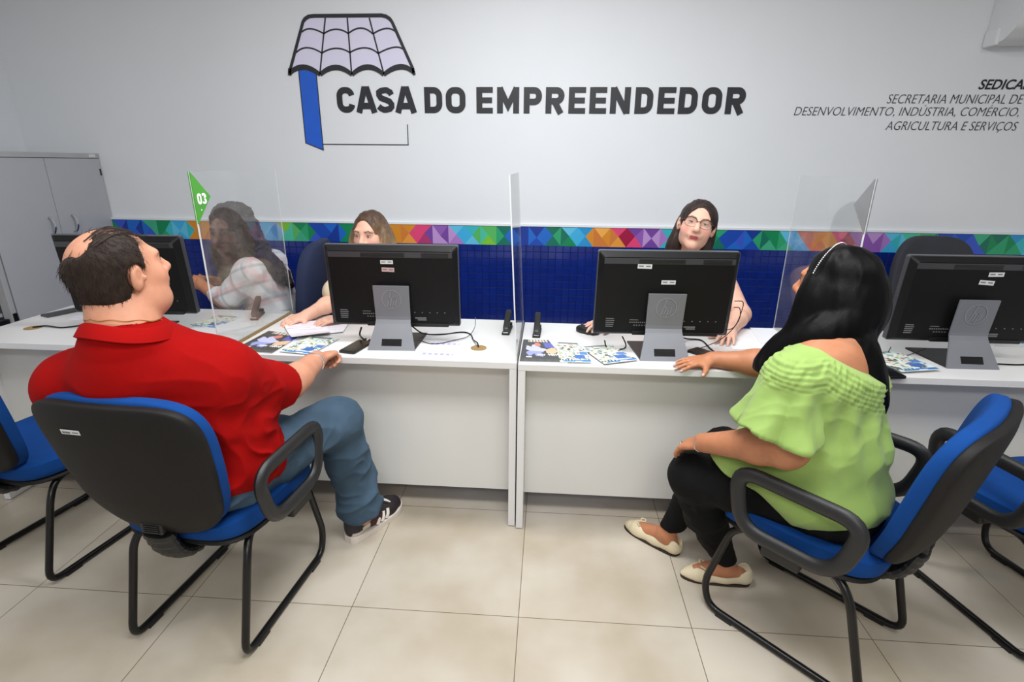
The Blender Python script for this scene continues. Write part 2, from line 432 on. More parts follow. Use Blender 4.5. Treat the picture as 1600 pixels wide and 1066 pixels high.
ribbon(mb, [(-1.613, 2.018), (-1.607, 2.056)], .02, .005); ribbon(mb, [(-.838, 2.02), (-.846, 2.056)], .016, .005)
at_sign(mb.build('roof_outline', m_ink))
post = [(-1.554, 2.04), (-1.445, 2.03), (-1.449, 1.589), (-1.559, 1.631)]
post = [(-1.554, 2.05), (-1.445, 2.04), (-1.447, 1.589), (-1.557, 1.631)]
mb = MB(); mb.prism(post, 'y', YW - .0015, YW); at_sign(mb.build('blue_post', m_signblue))
mb = MB(); ribbon(mb, [post[0], post[3], post[2], post[1]], .005, .0025); ribbon(mb, [(-1.447, 1.624), (-.897, 1.624), (-.896, 1.743)], .005, .0025); at_sign(mb.build('outline', m_ink))

def rr(x0, y0, x1, y1, r, n=6, start=0):
    """rounded rectangle centre line, counter clockwise from the right side middle"""
    P = []
    for cx, cy, a0 in ((x1 - r, y1 - r, 0), (x0 + r, y1 - r, 90), (x0 + r, y0 + r, 180), (x1 - r, y0 + r, 270)):
        for i in range(n + 1):
            a = math.radians(a0 + 90 * i / n); P.append((cx + r * math.cos(a), cy + r * math.sin(a)))
    return P
def glyph(ch, w, t):
    """list of (points, closed, polygon?) strokes in a box w wide and 1 high with stroke t"""
    h = t / 2; S = []
    if ch in '0O': S.append((rr(h, h, w - h, 1 - h, min(.24, w / 2 - h - .01)), True))
    elif ch == 'C':
        P = rr(h, h, w - h, 1 - h, .24); S.append(([(w - h - .005, .675)] + P[2:26] + [(w - h - .005, .325)], False))
    elif ch == 'S':
        S.append(([(w - h + .01, .70)] + [(w - h - .04, .80), (w / 2 + .08, 1 - h), (w / 2, 1 - h), (h + .10, 1 - h - .03), (h + .01, .79), (h + .01, .69), (h + .08, .58), (w / 2, .515), (w - h - .09, .45), (w - h - .005, .34), (w - h - .005, .24), (w - h - .08, h + .04), (w / 2 + .02, h), (w / 2 - .08, h), (h + .05, h + .06), (h - .03, .255)], False))
    elif ch == 'D':
        P = rr(h, h, w - h, 1 - h, .24); S.append(([(h, h), (w - h - .24, h)] + P[21:28] + P[0:7] + [(h, 1 - h)], False)); S.append(([(h, 0), (h, 1)], False))
    elif ch in 'PR':
        P = rr(h, .44 if ch == 'P' else .47, w - h, 1 - h, .2); y0 = .44 if ch == 'P' else .47
        S.append(([(h, y0)] + P[21:28] + P[0:7] + [(h, 1 - h)], False)); S.append(([(h, 0), (h, 1)], False))
        if ch == 'R': S.append(([(w * .48, .46), (w - h - .01, 0)], False))
    elif ch == 'E':
        S.append(([(h, 0), (h, 1)], False))
        for y in (h * .86, .5, 1 - h * .86): S.append(([(h, y), (w - (.03 if y == .5 else 0), y)], False))
    elif ch == 'M':
        S.append(([(h, 0), (h, 1)], False)); S.append(([(w - h, 0), (w - h, 1)], False))
        S.append(([(h * .9, .97), (w / 2, .3), (w - h * .9, .97)], False))
    elif ch == 'N':
        S.append(([(h, 0), (h, 1)], False)); S.append(([(w - h, 0), (w - h, 1)], False)); S.append(([(h, .97), (w - h, .03)], False))
    elif ch == 'A':
        S.append(([(h * .92, 0), (w / 2 - .035, 1)], False)); S.append(([(w - h * .92, 0), (w / 2 + .035, 1)], False)); S.append(([(w * .24, .27), (w * .76, .27)], False))
        S.append(([(w / 2 - t * .62, .9), (w / 2 + t * .62, .9)], False))
    elif ch == '3':
        def el(cy, ry, a0, a1): return [(w * .42 + (w * .58 - h) * math.cos(math.radians(a0 + (a1 - a0) * i / 14)), cy + ry * math.sin(math.radians(a0 + (a1 - a0) * i / 14))) for i in range(15)]
        S.append((el(.735, .265 - h, 150, -90), False)); S.append((el(.275, .275 - h, 90, -150), False))
    return S
Z0, Z1 = 1.8085, 1.9545
TITLE = [('C', -1.331, -1.217), ('A', -1.212, -1.081), ('S', -1.083, -.970), ('A', -.967, -.833), ('D', -.783, -.673), ('O', -.651, -.530), ('E', -.463, -.363), ('M', -.337, -.203), ('P', -.175, -.066),
         ('R', -.043, .069), ('E', .095, .196), ('E', .220, .321), ('N', .343, .461), ('D', .489, .595), ('E', .623, .725), ('D', .745, .854), ('O', .881, .995), ('R', 1.019, 1.130)]
for c, xa, xb in TITLE:
    mb = MB(); H_ = Z1 - Z0; w = (xb - xa) / H_
    for i_, (P, cl) in enumerate(glyph(c, w, .245)):
        wd = .245 * (.95 if c == 'S' else 1)
        if c in 'ED' and len(P) == 2 and abs(P[0][1] - P[1][1]) < .01: wd = .215
        ribbon(mb, [(xa + x * H_, Z0 + y * H_) for x, y in P], wd * H_, .0025 + .0004 * i_, closed=cl)
    at_sign(mb.build('letter', m_ink))

dept = thing('wall_lettering', 'four right-aligned lines of small italic lettering on the wall, under the air conditioner', 'sign', (2.3, YW, 1.7))
def text_line(s, x0, x1, zb, capm, m, bold=0.0):
    cu = bpy.data.curves.new('lettering', 'FONT'); cu.body = s; cu.shear = 0.22; cu.size = 1; cu.extrude = 0.004; cu.offset = bold; cu.resolution_u = 4
    o = bpy.data.objects.new('lettering', cu); COL.objects.link(o)
    dg = bpy.context.evaluated_depsgraph_get(); me = bpy.data.meshes.new_from_object(o.evaluated_get(dg))
    bpy.data.objects.remove(o)
    n = len(me.vertices); co = np.zeros(n * 3, np.float32); me.vertices.foreach_get('co', co); co = co.reshape(-1, 3)
    xa, xb = co[:, 0].min(), co[:, 0].max()
    capref = 0.729 if 'Bfont' in cu.font.name else 0.72
    out = np.stack([x0 + (co[:, 0] - xa) / (xb - xa) * (x1 - x0), np.full(n, YW - .001) - (co[:, 2] > 0) * .001, zb + co[:, 1] / capref * capm], 1)
    me.vertices.foreach_set('co', out.astype(np.float32).ravel()); me.materials.clear(); me.materials.append(m)
    b = bpy.data.objects.new('lettering', me); COL.objects.link(b); return at_sign(b, dept)
text_line('SEDICAS', 2.414, 2.69, 1.945, .052, m_ink, .018)
text_line('SECRETARIA MUNICIPAL DE', 1.931, 2.675, 1.869, .052, m_ink2, -.014)
text_line('DESENVOLVIMENTO, IND\u00daSTRIA, COM\u00c9RCIO,', 1.420, 2.672, 1.803, .050, m_ink2, -.014)
text_line('AGRICULTURA E SERVI\u00c7OS', 1.955, 2.684, 1.726, .051, m_ink2, -.014)

# ------------------------------------------------------------------ air conditioner
ac = thing('air_conditioner', 'white split air conditioner high on the back wall, cut by the picture corner', 'air conditioner', (2.77, YB, 2.16))
prof = [(3.498, 2.16), (3.43, 2.155), (3.36, 2.17), (3.30, 2.215), (3.275, 2.28), (3.27, 2.40), (3.29, 2.45), (3.498, 2.455)]
prof = [tuple(p) for p in fillet([Vector((a, b, 0)) for a, b in prof], .02)]
mb = MB(); mb.prism([(p[0] - YB, p[1] - 2.16) for p in prof], 'x', -.385, .415); mb.build('body', m_ac, ac)
for x0_ in (-.398, .404): MB().box((x0_, -.10, -.010), (x0_ + .024, -.002, .075), .011).build('end_cap', m_ac, ac)
mb = MB(); mb.box((-.31, -.18, -.004), (.34, -.10, .012), .004, Matrix.Translation((0, 0, .01)) @ Matrix.Rotation(-.35, 4, 'X')); mb.build('flap', m_greytrim, ac)
mb = MB(); mb.box((-.30, -.206, .005), (.33, -.195, .03), 0, Matrix.Rotation(-.1, 4, 'X')); mb.build('air_slot', m_black, ac)
mb = MB(); mb.box((-.37, -.236, .21), (.40, -.2285, .285), .002); mb.build('front_panel', m_ac, ac)

# ------------------------------------------------------------------ cabinets on the left
cab = thing('cabinet', 'tall light grey two-door cabinet standing along the left wall', 'cabinet', (CX - .25, 3.09, 0))
# doors face +X
MB().box((-.235, -.404, .02), (.230, .404, 1.526)).build('carcass', m_grey, cab)
MB().box((-.236, -.406, 1.527), (.252, .406, 1.556), .002).build('top_panel', m_greytrim, cab)
for a_, b_, hy in ((-.404, -.002, -.066), (.002, .404, .094)):
    d = MB().box((.2305, a_, .05), (.2495, b_, 1.524), .0015).build('door', m_grey, cab)
    pts = [(.250, hy, 1.19), (.266, hy, 1.183), (.280, hy - .003, 1.15), (.281, hy - .006, 1.125), (.268, hy - .008, 1.096), (.250, hy - .008, 1.09)]
    MB().tube(spline(pts, 5), .0055, 8, ry=.007).build('handle', m_chrome, d, True)
MB().box((.2521, .325, 1.533), (.2535, .375, 1.550)).build('label_plate', m_sticker, cab)
MB().box((.2496, .388, 1.42), (.2525, .398, 1.46)).build('hinge', m_black, cab)

low = thing('shelf_unit', 'open grey unit at the left picture edge, left of the tall cabinet', 'shelf', (CX - .25, 2.28, 0))
MB().box((.20, .366, 0), (.252, .396, 1.20), .003).build('post', m_greytrim, low); MB().box((.20, -.396, 0), (.252, -.366, 1.20), .003).build('post', m_greytrim, low)
MB().box((-.235, -.396, 1.2005), (.252, .396, 1.225)).build('top_panel', m_greytrim, low)
MB().box((-.235, .372, .02), (.1995, .390, 1.20)).build('side_panel', m_dkgrey, low); MB().box((-.235, -.390, .02), (.1995, -.372, 1.20)).build('side_panel', m_dkgrey, low)
MB().box((-.235, -.3715, .02), (-.22, .3715, 1.20)).build('back_panel', m_dkgrey, low)
for zz in (.70, .36): MB().box((-.2195, -.3715, zz - .02), (.19, .3715, zz)).build('shelf', m_grey, low)
MB().box((.205, .22, .64), (.236, .362, .672), .003).build('drawer_pull', m_black, low); MB().box((.2525, .370, .655), (.258, .394, .70), .002).build('hinge', m_black, low)

# ------------------------------------------------------------------ desks
DZ = 0.7716
def desk(label, x0, x1, yf, yb, z, raw=False):
    t = thing('desk', label, 'desk', ((x0 + x1) / 2, (yf + yb) / 2, 0)); w = (x1 - x0) / 2; d = (yb - yf) / 2
    MB().box((-w, -d, z - .027), (w, d, z), .0015).build('desktop', m_white, t)
    for s in (-1, 1):
        a, b = (-w, -w + .029) if s < 0 else (w - .029, w)
        MB().box((a, -d + .001, .004), (b, d - .02, z - .0275), .001).build('side_panel', m_white, t)
    MB().box((-w + .0295, -d + .125, .105), (w - .0295, -d + .143, z - .0275)).build('modesty_panel', m_panel, t)
    if raw: MB().box((w + .0003, -d, z - .024), (w + .003, d, z - .0004)).build('edge_band', m_wood, t)
    return t
D1, D2, D3, D4 = (-2.505, -1.3165), (-1.312, -.1105), (-.1045, 1.099), (1.103, 2.306)
YD2, YD3, YDB = 1.957, 1.943, 2.558
desk('white desk at the left, under the green numbered flag', *D1, YD2, YDB, .786, True)
desk('white desk in front of the blond woman, left of the centre divider', *D2, YD2, YDB, DZ)
desk('white desk in front of the woman with glasses, right of the centre divider', *D3, YD3, YDB - .03, DZ)
desk('white desk at the right edge behind the woman in green', *D4, YD3, YDB, DZ)

# grommets
def grommet(label, x, y, z):
    t = thing('cable_grommet', label, 'grommet', (x, y, z), 0, 'cable holes in the desktops')
    V, F = [], []; n = 28
    for r, zz in ((.034, .0003), (.034, .0016), (.0295, .0016), (.0295, .0003)):
        for i in range(n): V.append((r * math.cos(2 * PI * i / n), r * math.sin(2 * PI * i / n), zz))
    for j in range(4):
        k = (j + 1) % 4
        for i in range(n): F.append((j * n + i, j * n + (i + 1) % n, k * n + (i + 1) % n, k * n + i))
    MB().add(V, F).build('ring', m_wood, t); MB().cyl((0, 0, .0006), .029, .0006).build('hole', m_wood, t)
    return t
grommet('round raw wood cable hole in the desk left of the man in red', -2.335, 2.16, .786)
grommet('round raw wood cable hole in the desktop left of the centre divider', -.283, 2.12, DZ)

# ------------------------------------------------------------------ acrylic dividers
def divider(label, x, y0, y1, z0, ang=0.0, flag=None, flaglabel=None):
    t = thing('acrylic_divider', label, 'divider', (x, y0, z0 + .0005), ang)
    L = y1 - y0; H = 1.480 - z0
    MB().box((-.0018, .0012, 0), (.0018, L - .0012, H)).build('sheet', m_acrylic, t)
    mb = MB(); mb.box((-.0025, -.0015, 0), (.0025, .0011, H)); mb.build('front_edge', m_acryledge, t)
    mb = MB(); mb.box((-.0012, L - .0011, 0), (.0012, L, H)); mb.build('rear_edge', m_acryledge, t)
    if flag:
        fl = MB().prism([(-.003, H), (.096, H - .092), (-.003, H - .187)], 'x', .0022, .0052).build('flag', [m_green, m_flaggrey][flag == 2], t)
        MB().prism([(-.003, H), (.096, H - .092), (-.003, H - .187)], 'x', -.0046, -.0020).build('flag_back', [m_green, m_flaggrey][flag == 2], t)
        if flag == 1:
            mb = MB()
            for ch, oy in (('0', .013), ('3', .042)):
                for P, cl in glyph(ch, .62, .22):
                    sub = MB(); ribbon(sub, P, .22, .001, 0, cl)
                    mb.add([(.0054 - v[1], oy + v[0] * .040, H - .118 + v[2] * .040) for v in sub.V], sub.F)
            mb.build('number', m_flagwhite, fl)
            mb = MB(); c = (.028, H - .138)
            mb.prism([(c[0] + (.0045 if k % 2 == 0 else .0018) * math.cos(k * PI / 4), c[1] + (.0045 if k % 2 == 0 else .0018) * math.sin(k * PI / 4)) for k in range(8)], 'x', .0053, .0060); mb.build('star', m_flagwhite, fl)
    return t
divider('clear acrylic desk divider with a green numbered pennant, at the left', -1.306, 1.93, 2.565, .787, 0, 1)
divider('clear acrylic divider without a pennant in the middle of the desk row', -.1115, 1.965, 2.545, DZ, .003).rotation_euler[1] = -.047
divider('clear acrylic desk divider with a plain grey pennant, at the right', 1.108, 1.975, 2.560, DZ, 0, 2)

# ------------------------------------------------------------------ monitors
def rbox2(w, h, r, n=4):
    P = []
    for cx, cy, a0 in ((w - r, h - r, 0), (-w + r, h - r, 90), (-w + r, -h + r, 180), (w - r, -h + r, 270)):
        for i in range(n + 1):
            a = math.radians(a0 + 90 * i / n); P.append((cx + r * math.cos(a), cy + r * math.sin(a)))
    return P
MONM = Matrix.Translation((0, .112, .074)) @ Matrix.Rotation(math.radians(4.5), 4, 'X')
def make_monitor(label, loc, rot):
    """client side is -Y: the back of an all-in-one on a folded sheet stand"""
    t = thing('monitor', label, 'monitor', loc, rot, 'all-in-one computers on the desks')
    R = MONM
    def tr(mb): mb.V = [tuple(R @ Vector(v)) for v in mb.V]; return mb
    W2, H2 = .278, .176
    P = [(x, z + H2) for x, z in rbox2(W2, H2, .008)]
    mb = MB(); mb.prism(P, 'y', .012, .034); tr(mb).build('screen_frame', m_monrim, t)
    # tapered back cover
    P2 = [(x, z + H2) for x, z in rbox2(W2 - .003, H2 - .003, .008)]; P3 = [(x, z + H2 - .002) for x, z in rbox2(W2 - .022, H2 - .018, .012)]
    n = len(P2); V = [(x, .0119, z) for x, z in P2] + [(x, -.012, z) for x, z in P3]
    F = [tuple(range(n)), tuple(range(2 * n - 1, n - 1, -1))] + [(i, (i + 1) % n, n + (i + 1) % n, n + i) for i in range(n)]
    tr(MB().add(V, F)).build('back_cover', m_moncase, t)
    mb = MB(); mb.box((-.255, -.0135, 2 * H2 - .047), (.255, -.0115, 2 * H2 - .024), .0006); tr(mb).build('vent_strip', m_monstrip, t)
    mb = MB()
    for a, b in ((-.12, .06), (.13, .24)):
        for i in range(4): mb.box((a, -.0145, 2 * H2 - .0445 + i * .0047), (b, -.0136, 2 * H2 - .042 + i * .0047))
    tr(mb).build('vent_slats', m_black, t)
    mb = MB(); mb.box((-.22, .034, .02), (.22, .036, 2 * H2 - .02)); mb.box((-W2 + .012, .034, .03), (W2 - .012, .0365, 2 * H2 - .012)); tr(mb).build('screen', m_blacksm, t)
    # ports and printed marks
    MB().box((-.2505, -.0125, 2 * H2 - .0225), (-.2495, -.0120, 2 * H2 - .0215)).build('screw', m_black, t) if False else None
    mb = MB(); r = random.Random(5)
    for k in range(5): mb.box((-.232, -.0126, .040 + k * .0085), (-.232 + r.uniform(.022, .036), -.0121, .0435 + k * .0085))
    for k in range(9): mb.box((-.135 + k * .0085, -.0126, .058), (-.135 + k * .0085 + .005, -.0121, .063))
    for k in range(5): mb.box((-.118 + k * .011, -.0126, .046), (-.118 + k * .011 + .006, -.0121, .050))
    mb.box((-.135, -.0126, .070), (-.10, -.0121, .0725))
    for k in range(5): mb.box((.085 + k * .032, -.0126, .066), (.085 + k * .032 + .005, -.0121, .070))
    mb.box((.088, -.0126, .040), (.135, -.0121, .046)); mb.box((.098, -.0126, .032), (.135, -.0121, .0375))
    tr(mb).build('printed_marks', m_stickgrey, t)
    mb = MB(); mb.box((-.12, -.016, .006), (-.02, .004, .024), .002); mb.box((.05, -.016, .004), (.23, .004, .020), .002); tr(mb).build('port_cover', m_black, t)
    # folded sheet stand: outer face profile in (y, z), tapered widths
    prof = [(0.0, 0.0, .1), (.058, .100, .0745), (.066, .116, .0735), (.067, .130, .0735), (.0565, .262, .075)]
    out = []
    for i, (y, z, hw) in enumerate(prof): out.append((y, z, hw))
    V = []; F = []; th = .006
    for y, z, hw in out:
        V += [(-hw, y, z), (hw, y, z), (hw, y + th, z + .001), (-hw, y + th, z + .001)]
    for i in range(len(out) - 1):
        a = i * 4; b = a + 4
        for k in range(4): F.append((a + k, a + (k + 1) % 4, b + (k + 1) % 4, b + k))
    F += [(3, 2, 1, 0), tuple(len(V) - 4 + k for k in range(4))]
    MB().add(V, F).build('stand', m_stand, t)
    Rs = Matrix.Rotation(math.atan2(.058, .100) * -1, 4, 'X')
    mb = MB(); mb.box((-.042, -.0012, .020), (.042, .0005, .050), .0004); mb.V = [tuple(Rs @ Vector(v)) for v in mb.V]; mb.build('cable_slot', m_blacksm, t)
    mb = MB(); P = [(-.098, .006), (.098, .006), (.11, .235), (-.11, .235)]; mb.prism(P, 'z', .0005, .007); mb.build('base_plate', m_black, t)
    mb = MB(); mb.box((-.05, .062, .20), (.05, .085, .25)); mb.build('bracket', m_stand, t)
    # round emblem with slanted letters
    mb = MB(); cx, cz = 0, .205; yy = 0
    ring = [(cx + .040 * math.cos(2 * PI * i / 36), cz + .040 * math.sin(2 * PI * i / 36)) for i in range(36)]
    ribbon(mb, ring, .004, .0008, yy - .0005, True)
    for l in ([(-.008, .176), (.010, .242)], [(-.001, .207), (.008, .211), (.011, .206), (.003, .176)], [(.012, .165), (.024, .208)], [(.021, .206), (.031, .206), (.030, .196), (.024, .179), (.015, .179)]):
        ribbon(mb, [(x - .011, z) for x, z in l], .0045, .0008, yy - .0005)
    Me = Matrix.Translation((0, .0605, .205)) @ Matrix.Rotation(math.atan2(.0105, .132), 4, 'X') @ Matrix.Translation((0, 0, -.205)); mb.V = [tuple(Me @ Vector(v)) for v in mb.V]
    mb.build('emblem', m_logo, t)
    return t
def sticker(root, x, z, w, h, m, R=0.0, mark=True):
    """asset label on the back cover of a monitor"""
    T = MONM @ Matrix.Translation((x, -.0125, z)) @ Matrix.Rotation(R, 4, 'Y')
    mb = MB(); mb.box((-w / 2, -.0006, -h / 2), (w / 2, 0, h / 2)); mb.V = [tuple(T @ Vector(v)) for v in mb.V]; s = mb.build('sticker', m, root)
    mb = MB()
    for a, b in ((-.42, -.08), (.08, .4)): mb.box((a * w, -.0009, -.1 * h), (b * w, -.0007, .18 * h))
    mb.V = [tuple(T @ Vector(v)) for v in mb.V]; mb.build('print', m_stickgrey, s)
mon2 = make_monitor('black all-in-one computer seen from behind, in front of the blond woman', (-.642, 2.052, DZ), math.radians(2.5))
mon1 = dup(mon2, 'black all-in-one computer behind the head of the man in red', (-1.843, 2.075, .786), math.radians(3))
mon3 = dup(mon2, 'black all-in-one computer seen from behind, in front of the woman with glasses', (.480, 2.030, DZ), math.radians(2.5))
mon4 = dup(mon2, 'black all-in-one computer cut by the right picture edge', (1.671, 2.054, DZ), math.radians(1))
sticker(mon2, -.015, .298 - .012, .052, .016, m_sticker); sticker(mon2, -.012, .262 - .008, .052, .018, m_stickpink, .03)
sticker(mon3, -.096, .300 - .004, .056, .018, m_sticker, .02); sticker(mon3, .004, .232, .056, .017, m_stickpink if False else m_sticker)
sticker(mon4, .045, .300 - .012, .056, .017, m_sticker, -.02); sticker(mon4, .02, .255, .056, .018, m_sticker, .06)

# ------------------------------------------------------------------ things on the desks
def cable(label, pts, r=.0028, group=None):
    o = MB().tube(spline(pts, 8), r, 7).build('cable', m_blacksm, None, True); return tag(o, label, 'cable', group)
z = DZ + .0032
cable('black power cable running from the middle left computer into the wooden desk hole', [(-.60, 2.22, z + .06), (-.55, 2.25, z + .012), (-.47, 2.285, z), (-.39, 2.325, z), (-.345, 2.30, z), (-.32, 2.22, z), (-.292, 2.145, z + .012), (-.284, 2.125, z - .002)], .0032)
cable('thin black wire looped on the desk right of the middle left computer', [(-.56, 2.20, z), (-.50, 2.15, z), (-.45, 2.16, z), (-.41, 2.20, z), (-.35, 2.25, z + .004), (-.325, 2.30, z + .03), (-.325, 2.34, z + .07)], .0016)
cable('tangled black lead hanging under the left corner of the middle left computer', [(-.815, 2.20, z + .05), (-.82, 2.185, z + .02), (-.80, 2.17, z + .004), (-.785, 2.16, z + .008), (-.80, 2.15, z), (-.775, 2.14, z), (-.765, 2.155, z + .006), (-.745, 2.135, z), (-.70, 2.16, z)], .004)
cable('black power cable curving over the desk behind the hand of the woman in green', [(.56, 2.20, z + .07), (.62, 2.30, z + .01), (.695, 2.31, z), (.705, 2.19, z), (.725, 2.12, z), (.80, 2.095, z), (.95, 2.09, z), (1.05, 2.15, z)], .0038)
cable('thin wire hanging from the right side of the computer by the woman with glasses', [(.755, 2.14, 1.00), (.785, 2.13, 1.0), (.79, 2.14, .96), (.775, 2.15, .89), (.74, 2.19, .82), (.70, 2.21, z + .012), (.64, 2.18, z), (.585, 2.13, z), (.56, 2.13, z)], .0018)
cable('short plug lead bowed beside the right edge of the middle right computer', [(.755, 2.135, .975), (.778, 2.135, .972), (.786, 2.14, .93), (.77, 2.15, .885), (.74, 2.155, .872)], .0018)
cable('black cable loops under the left corner of the middle right computer', [(.25, 2.16, z + .035), (.262, 2.165, z + .004), (.30, 2.15, z), (.335, 2.165, z), (.345, 2.19, z + .01), (.33, 2.21, z + .04)], .003)
cable('black cable from the desk hole to the computer behind the man in red', [(-2.335, 2.16, .789), (-2.29, 2.18, .792), (-2.20, 2.17, .7895), (-2.12, 2.22, .7895), (-2.02, 2.19, .7895), (-1.93, 2.21, .7895)], .0036)
cable('black cable on the desk right of the right edge computer', [(1.72, 2.16, z + .05), (1.76, 2.13, z), (1.82, 2.117, z), (1.90, 2.117, z), (2.05, 2.16, z)], .0034)
cable('thin wire under the left corner of the right edge computer', [(1.42, 2.17, z + .04), (1.44, 2.20, z), (1.50, 2.19, z), (1.55, 2.22, z), (1.58, 2.20, z + .03)], .0018)

def phone(label, x, y, rot, z=DZ, m=m_blacksm):
    t = thing('mobile_phone', label, 'phone', (x, y, z + .0003), rot)
    MB().prism(rbox2(.037, .078, .009), 'z', 0, .008).build('case', m_dkgrey if m is None else m_black, t)
    MB().prism(rbox2(.0345, .070, .006), 'z', .0081, .0086).build('screen', m_blacksm, t); return t
phone('black mobile phone lying on the desk left of the middle left computer stand', -.798, 2.075, math.radians(-12))
phone('black mobile phone behind the hand of the woman in green', .672, 2.118, math.radians(40))
phone('dark mobile phone on the desk at the far left', -2.417, 2.405, math.radians(-22), .786, None)
phone('black mobile phone half under the brochure on the right desk', 1.30, 2.00, math.radians(8))

def stapler(label, x, y, rot, z=DZ, lift=.22):
    t = thing('stapler', label, 'stapler', (x, y, z + .0003), rot, 'black staplers on the desks')
    mb = MB(); mb.box((-.018, -.065, 0), (.018, .068, .010), .003); mb.build('base', m_black, t)
    R = Matrix.Translation((0, -.055, .016)) @ Matrix.Rotation(lift, 4, 'X')
    V, F = superell(.014, .070, .011, .35, .3, 24, 12); mb = MB().add([R @ (Vector(v) + Vector((0, .065, .008))) for v in V], F); mb.build('arm', m_black, t, True)
    mb = MB(); mb.box((-.011, -.066, .0101), (.011, -.045, .0155), .001); mb.box((-.009, -.0665, .011), (.009, -.066, .0145)); mb.build('anvil', m_chrome, t)
    MB().cyl((0, .050, .022), .008, .034, 16, 'x').build('hinge', m_black, t, True)
    return t
stapler('black stapler on the desk just left of the centre divider', -.180, 2.372, math.radians(-3), lift=.45)
stapler('black stapler on the desk just right of the centre divider', -.040, 2.345, math.radians(-2), lift=.45)
stapler('black stapler on the left desk, seen through the left divider', -1.425, 2.44, math.radians(14), .786, .5)

def mouse(label, x, y, rot):
    t = thing('computer_mouse', label, 'mouse', (x, y, DZ + .0004), rot)
    def f(px, py, pz): return (px, py, max(0.0, pz * (1 - .25 * (py / .058)) + .010) if pz > -.01 else 0.0)
    V, F = superell(.031, .058, .022, .7, .75, 28, 14, lambda a, b, c: (a * (1 - .12 * b / .058), b, max(0, c + .012))); MB().add(V, F).build('shell', m_black, t, True)
    MB().cyl((0, .030, .0335), .006, .005, 14, 'x').build('wheel', m_dkgrey, t); return t
mouse('black computer mouse left of the middle right computer', .195, 2.385, math.radians(60))

# printed sheets: a thin sheet whose upper face is a grid of coloured cells
def sheet(name, label, cat, corners, paint, n=(60, 84), z=DZ, th=.0016, group=None, curl=0.0, lift=0.0):
    """corners: front-left, front-right, back-right, back-left (x, y)"""
    A, B, C_, D = [np.array(c, float) for c in corners]; nu, nv = n
    cen = (A + B + C_ + D) / 4; V = []; F = []; Cc = []
    for k in (0, 1):
        for j in range(nv + 1):
            for i in range(nu + 1):
                u, v = i / nu, j / nv; p = (A * (1 - u) + B * u) * (1 - v) + (D * (1 - u) + C_ * u) * v - cen
                V.append((p[0], p[1], th * k + .0004 + curl * (max(0, .35 - v) ** 2) + lift * v * u))
    m = (nu + 1) * (nv + 1); idx = lambda k, i, j: k * m + j * (nu + 1) + i
    for j in range(nv):
        for i in range(nu):
            F.append((idx(1, i, j), idx(1, i + 1, j), idx(1, i + 1, j + 1), idx(1, i, j + 1))); Cc.append(paint((i + .5) / nu, (j + .5) / nv))
    for j in range(nv):
        for i in range(nu): F.append((idx(0, i, j), idx(0, i, j + 1), idx(0, i + 1, j + 1), idx(0, i + 1, j))); Cc.append((225, 225, 225))
    for i in range(nu):
        F += [(idx(0, i, 0), idx(0, i + 1, 0), idx(1, i + 1, 0), idx(1, i, 0)), (idx(0, i + 1, nv), idx(0, i, nv), idx(1, i, nv), idx(1, i + 1, nv))]; Cc += [(215, 215, 215)] * 2
    for j in range(nv):
        F += [(idx(0, 0, j + 1), idx(0, 0, j), idx(1, 0, j), idx(1, 0, j + 1)), (idx(0, nu, j), idx(0, nu, j + 1), idx(1, nu, j + 1), idx(1, nu, j))]; Cc += [(215, 215, 215)] * 2
    o = mesh_obj(name, V, F, m_print); o.location = (cen[0], cen[1], z); paint_faces(o, Cc)
    return tag(o, label, cat, group)
_rs = np.random.RandomState(4)
def colourful(seed):
    pal = [(232, 240, 236), (240, 244, 240), (150, 176, 122), (110, 126, 104), (110, 128, 148), (236, 206, 190), (200, 220, 230), (66, 80, 66), (214, 220, 150), (232, 170, 170), (220, 236, 226)]
    R = random.Random(seed); blobs = [(R.random(), R.uniform(.12, .95), R.uniform(.015, .06), R.choice(pal)) for _ in range(300)]
    big = [(.70, .26, .17, .16, (62, 108, 178)), (.86, .45, .13, .13, (84, 128, 188)), (.62, .06, .5, .07, (60, 124, 196))]
    def f(u, v):
        c = (218, 232, 226)
        for x, y, r, col in blobs:
            if abs(u - x) < r and abs(v - y) < r * .6: c = col
        for x, y, a, b, col in big:
            if abs(u - x) < a and abs(v - y) < b * .6: c = col
        if .07 < v < .13 and u < .45: c = (206, 222, 214) if int(u * 22) % 2 else (40, 70, 60)
        if v < .07 and .5 < u < .72 and abs(v - .035) < .02: c = (226, 236, 246)
        if v > .93: c = (96, 110, 112) if .1 < u < .8 else (200, 226, 222)
        return c
    return f
def darkmag(seed):
    R = random.Random(seed)
    def f(u, v):
        c = (66, 65, 63)
        if v > .88 and .2 < u < .95: c = (216, 206, 190) if int(u * 26) % 3 else (110, 104, 96)
        if ((u - .38) / .25) ** 2 + ((v - .5) / .26) ** 2 < 1 + .45 * math.sin(5 * math.atan2(v - .5, u - .38) + 1) + .2 * math.sin(11 * math.atan2(v - .5, u - .38)): c = (196, 198, 232) if v > .45 else (150, 158, 214)
        if ((u - .50) / .10) ** 2 + ((v - .76) / .09) ** 2 < 1: c = (218, 130, 116)
        if abs(u - .82) < .16 and abs((v - .47) - .5 * (u - .82)) < .12: c = (222, 184, 146)
        if u > .72 and v > .62: c = (92, 100, 180) if v < .86 else c
        if abs(v - .30) < .028 and .42 < u < .62: c = (235, 235, 245) if int(u * 40) % 2 else c
        if .26 < v < .37 and .66 < u < .97: c = (238, 234, 226) if (int(u * 36) % 2 or abs(v - .315) < .012) else (40, 38, 36)
        if abs(v - .20) < .022 and .13 < u < .27: c = (226, 226, 222)
        if v < .12: c = (84, 84, 84) if int(u * 12) % 2 else (76, 76, 76)
        return c
    return f
